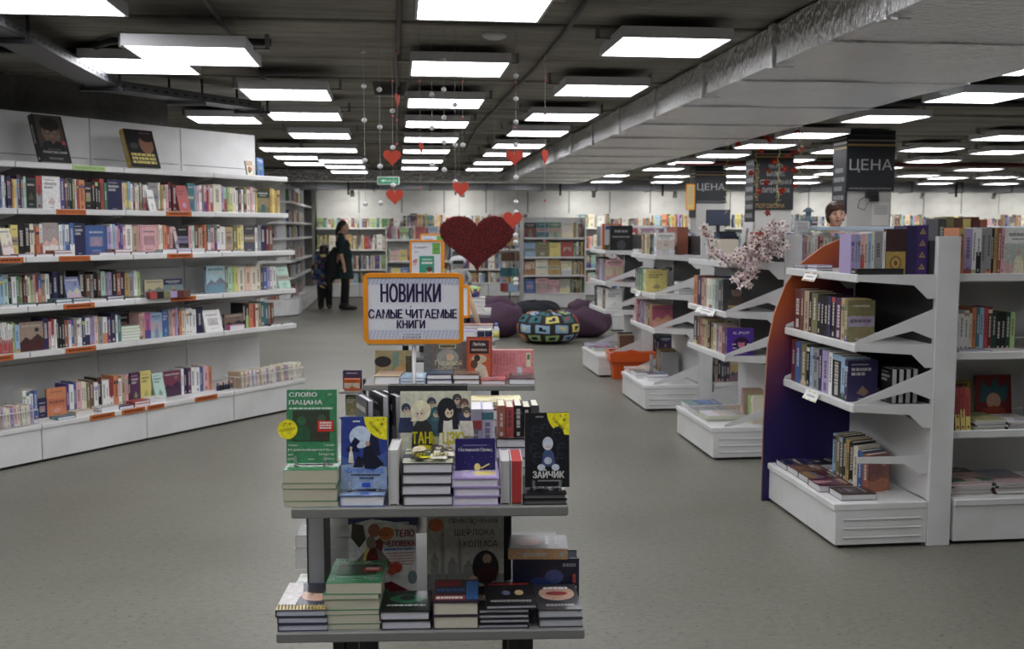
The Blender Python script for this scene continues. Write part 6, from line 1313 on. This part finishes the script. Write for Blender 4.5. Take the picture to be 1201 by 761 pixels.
# boxed robot toy in front of the back wall, cut-out splats
r = thing('toy_robot', 'silver boxed toy robot below the big heart', 'toy', T(1.0, 16.6, .0))
MB().box((-.22, 0, 0), (.22, .3, .62), C((60, 62, 66)), cut=.01).build('plinth', 'satin', r); MB().box((-.12, .02, .62), (.12, .18, .92), C((170, 172, 172)), cut=.04).build('torso', 'plastic', r); MB().ball((0, .1, 1.03), .13, C((180, 182, 184)), 16, 10, (1.1, .9, .8)).build('head', 'plastic', r); MB().box((-.09, -.02, 1.0), (.09, .02, 1.06), C('black'), cut=.01).build('visor', 'gloss', r)
for s in (-1, 1): MB().tube([(s*.13, .1, .88), (s*.2, .08, .78), (s*.18, .0, .68)], .035, C((150, 152, 154)), 10).build('arm', 'plastic', r)
# ---------------------------------------------------------------- people
def blob(parts, name, mat, parent, vox=.012, M=None, smooth=6, col=(.5, .4, .35)):
    """overlapping tapered limbs fused into one continuous skin"""
    m_ = MB()
    for p in parts:
        if p[0] == 'e': _, c, rad, sc = p; m_.ball(c, rad, col, 20, 14, sc)
        else:
            _, pts, rs = p; m_.tube(pts, rs, col, 14, sm=True)
            for q, rr_ in (zip(pts, rs) if p[0] == 't' else zip(pts[:-1], rs[:-1])): m_.ball(q, rr_*.995, col, 14, 10)
    o = m_.build(name, mat, parent, M)
    md = o.modifiers.new('fuse', 'REMESH'); md.mode = 'VOXEL'; md.voxel_size = vox; md.use_smooth_shade = True
    ms = o.modifiers.new('soften', 'SMOOTH'); ms.factor = .5; ms.iterations = smooth
    return o
def solid(name, colour, rough=.8):
    m, nt, b = newmat(name); tc = node(nt, 'ShaderNodeTexCoord'); n = node(nt, 'ShaderNodeTexNoise'); n.inputs['Scale'].default_value = 40; nt.links.new(tc.outputs['Object'], n.inputs['Vector'])
    r = node(nt, 'ShaderNodeValToRGB'); r.color_ramp.elements[0].color = (*[v*.85 for v in colour], 1); r.color_ramp.elements[1].color = (*[min(1, v*1.12) for v in colour], 1)
    nt.links.new(n.outputs[0], r.inputs[0]); nt.links.new(r.outputs[0], b.inputs['Base Color']); b.inputs['Roughness'].default_value = rough; return m
SKIN = solid('skin_tone', C((206, 162, 138)), .5); HAIR = solid('dark_hair', C((40, 28, 24)), .45); DRESS = solid('dark_green_cloth', C((26, 44, 44)), .9); BLACKC = solid('black_cloth', C((24, 23, 25)), .9); BROWNH = solid('brown_hair', C((72, 46, 34)), .5); SHOE = solid('black_shoe', C((22, 21, 21)), .5)
def hand(parts, w, d, side, s=1., curl=.35):
    """palm and five bent fingers hanging from wrist w; d is the arm direction"""
    d = Vector(d).normalized(); x = Vector(side).normalized(); n = d.cross(x).normalized(); w = Vector(w)
    parts.append(('t', [w, w+d*.04*s, w+d*.085*s], [.02*s, .028*s, .027*s]))
    for k_, L in enumerate((.066, .076, .072, .056)):
        b = w+d*.085*s+x*((k_-1.5)*.0165*s); d1 = (d+n*curl).normalized(); d2 = (d+n*curl*2.4).normalized(); parts.append(('t', [b, b+d1*L*.5*s, b+d1*L*.5*s+d2*L*.5*s], [.009*s, .0085*s, .007*s]))
    b = w+d*.03*s+x*(-.026*s); d1 = (d*.8-x*.7).normalized(); parts.append(('t', [b, b+d1*.03*s, b+d1*.03*s+d*.03*s], [.012*s, .010*s, .008*s]))
def head_parts(c, s=1., f=(0, -1, 0)):
    """skull, jaw, nose and ears; f is the facing direction"""
    f = Vector(f).normalized(); c = Vector(c); up = Vector((0, 0, 1)); sd = f.cross(up)
    P = [('e', c+up*.02*s-f*.012*s, .094*s, (.86 if abs(f.y) > .5 else 1.06, 1.06 if abs(f.y) > .5 else .86, 1.08)), ('e', c-up*.048*s+f*.018*s, .066*s, (.92, .92, 1.05)), ('e', c-up*.088*s+f*.045*s, .030*s, (1.1, 1.1, .8)),
         ('t', [c+f*.078*s+up*.018*s, c+f*.098*s-up*.02*s], [.009*s, .014*s]), ('e', c+f*.078*s-up*.052*s, .017*s, (1.3 if abs(f.y) > .5 else .8, .8 if abs(f.y) > .5 else 1.3, .55))]
    for q in (-1, 1): P.append(('e', c+sd*(q*.082*s)-up*.005*s, .022*s, (.5, .9, 1.3) if abs(f.y) > .5 else (.9, .5, 1.3))); P.append(('e', c+sd*(q*.045*s)+f*.055*s-up*.022*s, .026*s, (1, 1, 1)))
    return P
def face_bits(r, c, s, f, lips=(150, 74, 70), brow=(60, 42, 34)):
    f = Vector(f).normalized(); c = Vector(c); up = Vector((0, 0, 1)); sd = f.cross(up)
    for q in (-1, 1):
        e = c+sd*(q*.033*s)+f*.083*s+up*.016*s; MB().ball(e-f*.002*s, .0115*s, C((206, 200, 194)), 10, 8, (1.05, 1, .52)).ball(e+f*.0055*s, .0062*s, C((46, 34, 28)), 8, 6, (1, 1, .85)).tube([e+up*.006*s-sd*.012*s+f*.004*s, e+up*.008*s+f*.010*s, e+up*.006*s+sd*.012*s+f*.004*s], .0022*s, C((60, 40, 32)), 5).build('eye', 'skin', r)
        b = c+f*.092*s+up*.042*s; MB().tube([b+sd*(q*.016*s), b+sd*(q*.034*s)+up*.004*s, b+sd*(q*.05*s)-f*.012*s-up*.002*s], [.0035*s, .004*s, .002*s], C(brow), 6).build('eyebrow', 'skin', r)
    b = c+f*.092*s-up*.054*s; MB().tube([b-sd*.024*s-f*.008*s, b, b+sd*.024*s-f*.008*s], [.003*s, .0065*s, .003*s], C(lips), 6).build('lips', 'skin', r)
# woman in the aisle, side on, facing right
wm = thing('person', 'woman in dark green dress standing side on in the far aisle', 'person', T(-1.02, 20.2, 0) @ RZ(-.05)); fx = (1, 0, 0)
P = [('t', [(0, 0, .95), (-.01, 0, 1.1), (-.015, 0, 1.25), (-.02, 0, 1.38)], [.15, .13, .135, .12]), ('t', [(-.02, 0, 1.38), (-.005, 0, 1.46), (.01, 0, 1.53)], [.07, .052, .05])]
for s, off in ((-1, .10), (1, -.03)):
    P.append(('t', [(0, s*.085, .92), (.02+off*.4, s*.085, .5), (off*.6-.01, s*.085, .09)], [.09, .058, .042])); P.append(('t', [(off*.6-.03, s*.085, .05), (off*.6+.08, s*.09, .035), (off*.6+.17, s*.095, .03)], [.042, .036, .028]))
P.append(('t', [(-.02, -.17, 1.36), (-.035, -.205, 1.12), (.03, -.20, .88)], [.055, .042, .03])); hand(P, (.03, -.20, .88), (.12, .02, -1), (1, 0, 0))
P.append(('t', [(-.02, .17, 1.36), (-.05, .20, 1.12), (.06, .22, .93)], [.055, .042, .03])); hand(P, (.06, .22, .93), (.3, 0, -1), (1, 0, 0))
P += head_parts((.02, 0, 1.60), 1., fx)
blob(P, 'body', SKIN, wm, .010); face_bits(wm, (.02, 0, 1.60), 1., fx)
D = [('u', [(-.02, 0, 1.39), (-.015, 0, 1.28), (.0, 0, 1.12), (.015, 0, .98), (.02, 0, .80), (.02, 0, .60)], [.115, .138, .138, .15, .165, .185]), ('e', (.05, 0, 1.26), .105, (.9, 1.15, .8)), ('e', (.06, 0, 1.06), .12, (1, 1.05, 1.3))]
for s in (-1, 1): D.append(('t', [(-.02, s*.14, 1.39), (-.03, s*.195, 1.25), (-.035, s*.208, 1.14)], [.075, .072, .066]))
blob(D, 'dress', DRESS, wm, .014, smooth=8)
L_ = []
for s, off in ((-1, .10), (1, -.03)): L_.append(('t', [(0, s*.085, .92), (.02+off*.4, s*.085, .5), (off*.6-.01, s*.085, .06)], [.098, .068, .052]))
blob(L_, 'leggings', BLACKC, wm, .012)
for s, off in ((-1, .10), (1, -.03)): blob([('t', [(off*.6-.045, s*.085, .05), (off*.6+.08, s*.09, .045), (off*.6+.175, s*.095, .036)], [.052, .046, .036]), ('t', [(off*.6-.01, s*.085, .05), (off*.6-.01, s*.085, .14)], [.052, .056])], 'shoe', SHOE, wm, .01)
blob([('e', (-.012, 0, 1.638), .100, (1.03, .90, .98)), ('e', (-.055, 0, 1.60), .066, (1, 1, 1.1)), ('t', [(-.085, 0, 1.63), (-.12, 0, 1.52), (-.125, 0, 1.40)], [.036, .032, .018])], 'hair', HAIR, wm, .01)
jk = blob([('t', [(.0, -.02, 1.18), (-.06, -.06, 1.0), (-.05, -.05, .82), (-.03, -.04, .68)], [.05, .10, .11, .08]), ('e', (-.08, -.05, .88), .115, (.9, .8, 1.25)), ('t', [(-.09, -.06, .8), (-.12, -.06, .60), (-.11, -.06, .42)], [.07, .065, .04])], 'carried_jacket', BLACKC, None, .014, M=T(-1.18, 20.13, 0)); tag(jk, 'black jacket and bag held at the woman\'s side', 'jacket')
# child beside her, seen from behind
ch = thing('person', 'child in a colourful patterned jacket beside the woman', 'person', T(-1.40, 20.45, 0)); P = [('t', [(0, 0, .62), (0, 0, .80), (0, 0, .98)], [.12, .11, .10]), ('t', [(0, 0, .98), (0, 0, 1.08)], [.05, .045])]
for s in (-1, 1):
    P.append(('t', [(s*.07, 0, .6), (s*.075, 0, .32), (s*.08, 0, .05)], [.07, .05, .035])); P.append(('t', [(s*.08, .02, .035), (s*.085, -.10, .03)], [.035, .026])); P.append(('t', [(s*.13, 0, .97), (s*.19, .0, .78), (s*.19, -.04, .60)], [.045, .036, .026])); hand(P, (s*.19, -.04, .60), (0, -.1, -1), (0, 1, 0), .75)
P += head_parts((0, -.01, 1.14), .88, (.5, .85, 0)); blob(P, 'body', SKIN, ch, .010)
jm = bpy.data.materials.new('patterned_jacket'); jm.use_nodes = True; nt = jm.node_tree; b = nt.nodes['Principled BSDF']; vo = node(nt, 'ShaderNodeTexVoronoi'); vo.inputs['Scale'].default_value = 17; tc = node(nt, 'ShaderNodeTexCoord'); nt.links.new(tc.outputs['Object'], vo.inputs['Vector'])
rp = node(nt, 'ShaderNodeValToRGB'); rp.color_ramp.interpolation = 'CONSTANT'; sp = node(nt, 'ShaderNodeSeparateXYZ'); nt.links.new(vo.outputs['Color'], sp.inputs[0]); nt.links.new(sp.outputs[0], rp.inputs[0])
for i, (ps, cc) in enumerate(((.0, 'navy'), (.3, 'blue'), (.5, 'olive'), (.62, 'maroon'), (.74, 'black'), (.9, 'yellow'))):
    e = rp.color_ramp.elements[i] if i < 2 else rp.color_ramp.elements.new(ps); e.position = ps; e.color = (*C(cc), 1)
nt.links.new(rp.outputs[0], b.inputs['Base Color']); b.inputs['Roughness'].default_value = .8
D = [('t', [(0, 0, 1.0), (0, 0, .86), (0, 0, .66), (0, 0, .55)], [.13, .165, .17, .165])]
for s in (-1, 1): D.append(('t', [(s*.12, 0, .99), (s*.19, 0, .80), (s*.195, -.03, .62)], [.075, .07, .058]))
blob(D, 'jacket', jm, ch, .012); L_ = [('t', [(s*.07, 0, .58), (s*.075, 0, .32), (s*.08, 0, .06)], [.09, .075, .06]) for s in (-1, 1)]; blob(L_, 'trousers', BLACKC, ch, .012)
for s in (-1, 1): blob([('t', [(s*.08, .03, .045), (s*.085, -.11, .038)], [.045, .036])], 'shoe', SHOE, ch, .01)
blob([('e', (0, -.02, 1.18), .095, (1, 1, 1)), ('e', (-.01, -.05, 1.13), .075, (1.1, 1, 1))], 'hair', HAIR, ch, .01)
# cashier behind the right rows
hp_ = on_y(980.5, 252, 9.85); cs = thing('person', 'woman with brown fringe looking over the right rows, near pillar', 'person', T(hp_.x, 9.85, .12)); zc = hp_.z-.12-.005
f_ = (-.16, -1, 0); P = head_parts((0, 0, zc), 1.0, f_)+[('t', [(0, .02, zc-.09), (0, .03, zc-.2)], [.052, .055]), ('t', [(0, .03, zc-.32), (0, .03, zc-.45), (0, .02, zc-.7)], [.12, .13, .13]), ('t', [(-.15, .03, zc-.27), (0, .03, zc-.235), (.15, .03, zc-.27)], [.05, .06, .05])]
for s in (-1, 1):
    P.append(('t', [(s*.17, .03, zc-.27), (s*.21, .0, zc-.52), (s*.16, -.16, zc-.66)], [.05, .042, .03])); hand(P, (s*.16, -.16, zc-.66), (-s*.3, -1, -.15), (0, 0, s), 1.); P.append(('t', [(s*.09, .03, zc-.72), (s*.09, .02, .5), (s*.09, .03, .09)], [.10, .065, .045])); P.append(('t', [(s*.09, .05, .045), (s*.1, -.12, .04)], [.04, .032]))
blob(P, 'body', SKIN, cs, .009, smooth=4); face_bits(cs, (0, 0, zc), 1.0, f_)
D = [('u', [(0, .03, zc-.36), (0, .03, zc-.47), (0, .02, zc-.75), (0, .02, zc-.92)], [.135, .148, .15, .16]), ('t', [(-.15, .03, zc-.275), (0, .03, zc-.25), (.15, .03, zc-.275)], [.062, .066, .062])]
for s in (-1, 1): D.append(('t', [(s*.17, .03, zc-.27), (s*.212, .0, zc-.52), (s*.17, -.13, zc-.645)], [.066, .056, .044]))
blob(D, 'jumper', solid('red_jumper', C((150, 52, 48)), .9), cs, .012); blob([('t', [(s*.09, .03, zc-.75), (s*.09, .02, .5), (s*.09, .03, .06)], [.115, .08, .06]) for s in (-1, 1)], 'trousers', BLACKC, cs, .012)
for s in (-1, 1): blob([('t', [(s*.09, .05, .048), (s*.1, -.13, .042)], [.048, .04])], 'shoe', SHOE, cs, .01)
blob([('e', (0, .028, zc+.042), .103, (.93, 1.0, 1.0)), ('e', (0, .055, zc-.01), .08, (1.0, .9, 1.1)), ('t', [(-.072, .005, zc+.04), (-.082, .015, zc-.045)], [.022, .014]), ('t', [(.072, .005, zc+.04), (.082, .015, zc-.045)], [.022, .014]), ('t', [(-.075, -.045, zc+.062), (-.018, -.078, zc+.066), (.052, -.058, zc+.062)], [.014, .016, .014]), ('t', [(-.06, -.045, zc+.09), (-.012, -.068, zc+.095), (.045, -.05, zc+.09)], [.02, .022, .02])], 'hair', BROWNH, cs, .008, smooth=4)
tag(MB().box((hp_.x-.5, 9.55, 0), (hp_.x+.5, 10.25, .12), C('darkgrey'), cut=.006).build('floor_platform', 'satin'), 'low dark platform the cashier stands on', 'platform')

# ---------------------------------------------------------------- books: the 300 that show largest stand singly, the rest are one object
def shown(b):
    w, h, d = b['w'], b['h'], b['d']; xs = []; ys = []
    for c in [(x, y, z) for x in (0, w) for y in (0, d) for z in (0, h)]:
        p = seen(b['M'] @ Vector(c))
        if p is None: return 0
        xs.append(p[0]); ys.append(p[1])
    a = max(0, min(1201, max(xs))-max(0, min(xs)))*max(0, min(761, max(ys))-max(0, min(ys)))
    return a
rows = {}
for b in BOOKS:
    b['area'] = shown(b)*b['weight']
    if b['row']: rows.setdefault(b['row'], []).append(b)
for rn, L in rows.items():
    for i, b in enumerate(L): b['idx'] = i
    made = {}
    for i, b in enumerate(L):
        c = wd(b['colname'] or 'dark'); l_ = wd(L[i-1]['colname']) if i else None; r_ = wd(L[i+1]['colname']) if i+1 < len(L) else None
        size = 'face-out' if b['face'] and abs(b['M'][2][2]) > .5 else 'lying' if abs(b['M'][2][2]) < .5 else 'thick' if b['w'] > .03 else 'slim' if b['w'] < .017 else 'standing'
        b['words'] = '%s %s book %s, %s' % (size, c, ('between %s and %s' % (l_, r_)) if l_ and r_ else 'at the end', rn); made.setdefault(b['words'], []).append(b)
    for k_, q in made.items():
        if len(q) > 1:
            for b in q: b['words'] = '%s %s book counted from the start, %s' % (ordn(b['idx']), wd(b['colname'] or 'dark'), rn)
seen_l = set()
order = sorted(BOOKS, key=lambda b: -b['area']); singles = [b for b in order if b['area'] > 0][:300]; ids = set(id(b) for b in singles); rest = MB(); nrest = 0
for b in BOOKS:
    cov, pg = book_geo(b)
    if id(b) in ids:
        lab = b['label'] or b['words']; k_ = 2
        while lab in seen_l: lab = (b['label'] or b['words'])+', %s such' % ordn(k_-1); k_ += 1
        seen_l.add(lab); r = thing(b['name'], lab, 'book', b['M'], 'books on the '+b['row'] if b['row'] else 'books on the display tables')
        cov.build('cover', 'gloss' if b['face'] or b['art'] else 'print', r); pg.build('page_block', 'paper', r)
        if b['extra']: b['extra'](r, b)
    else:
        rest.merge(cov, b['M']); rest.merge(pg, b['M']); nrest += 1
tag(rest.build('books', 'print'), 'many more books filling the shelves farther away', 'books', kind='stuff')
print('BOOKS', len(BOOKS), 'single', len(singles), 'rest', nrest, 'smallest', singles[-1]['area'])
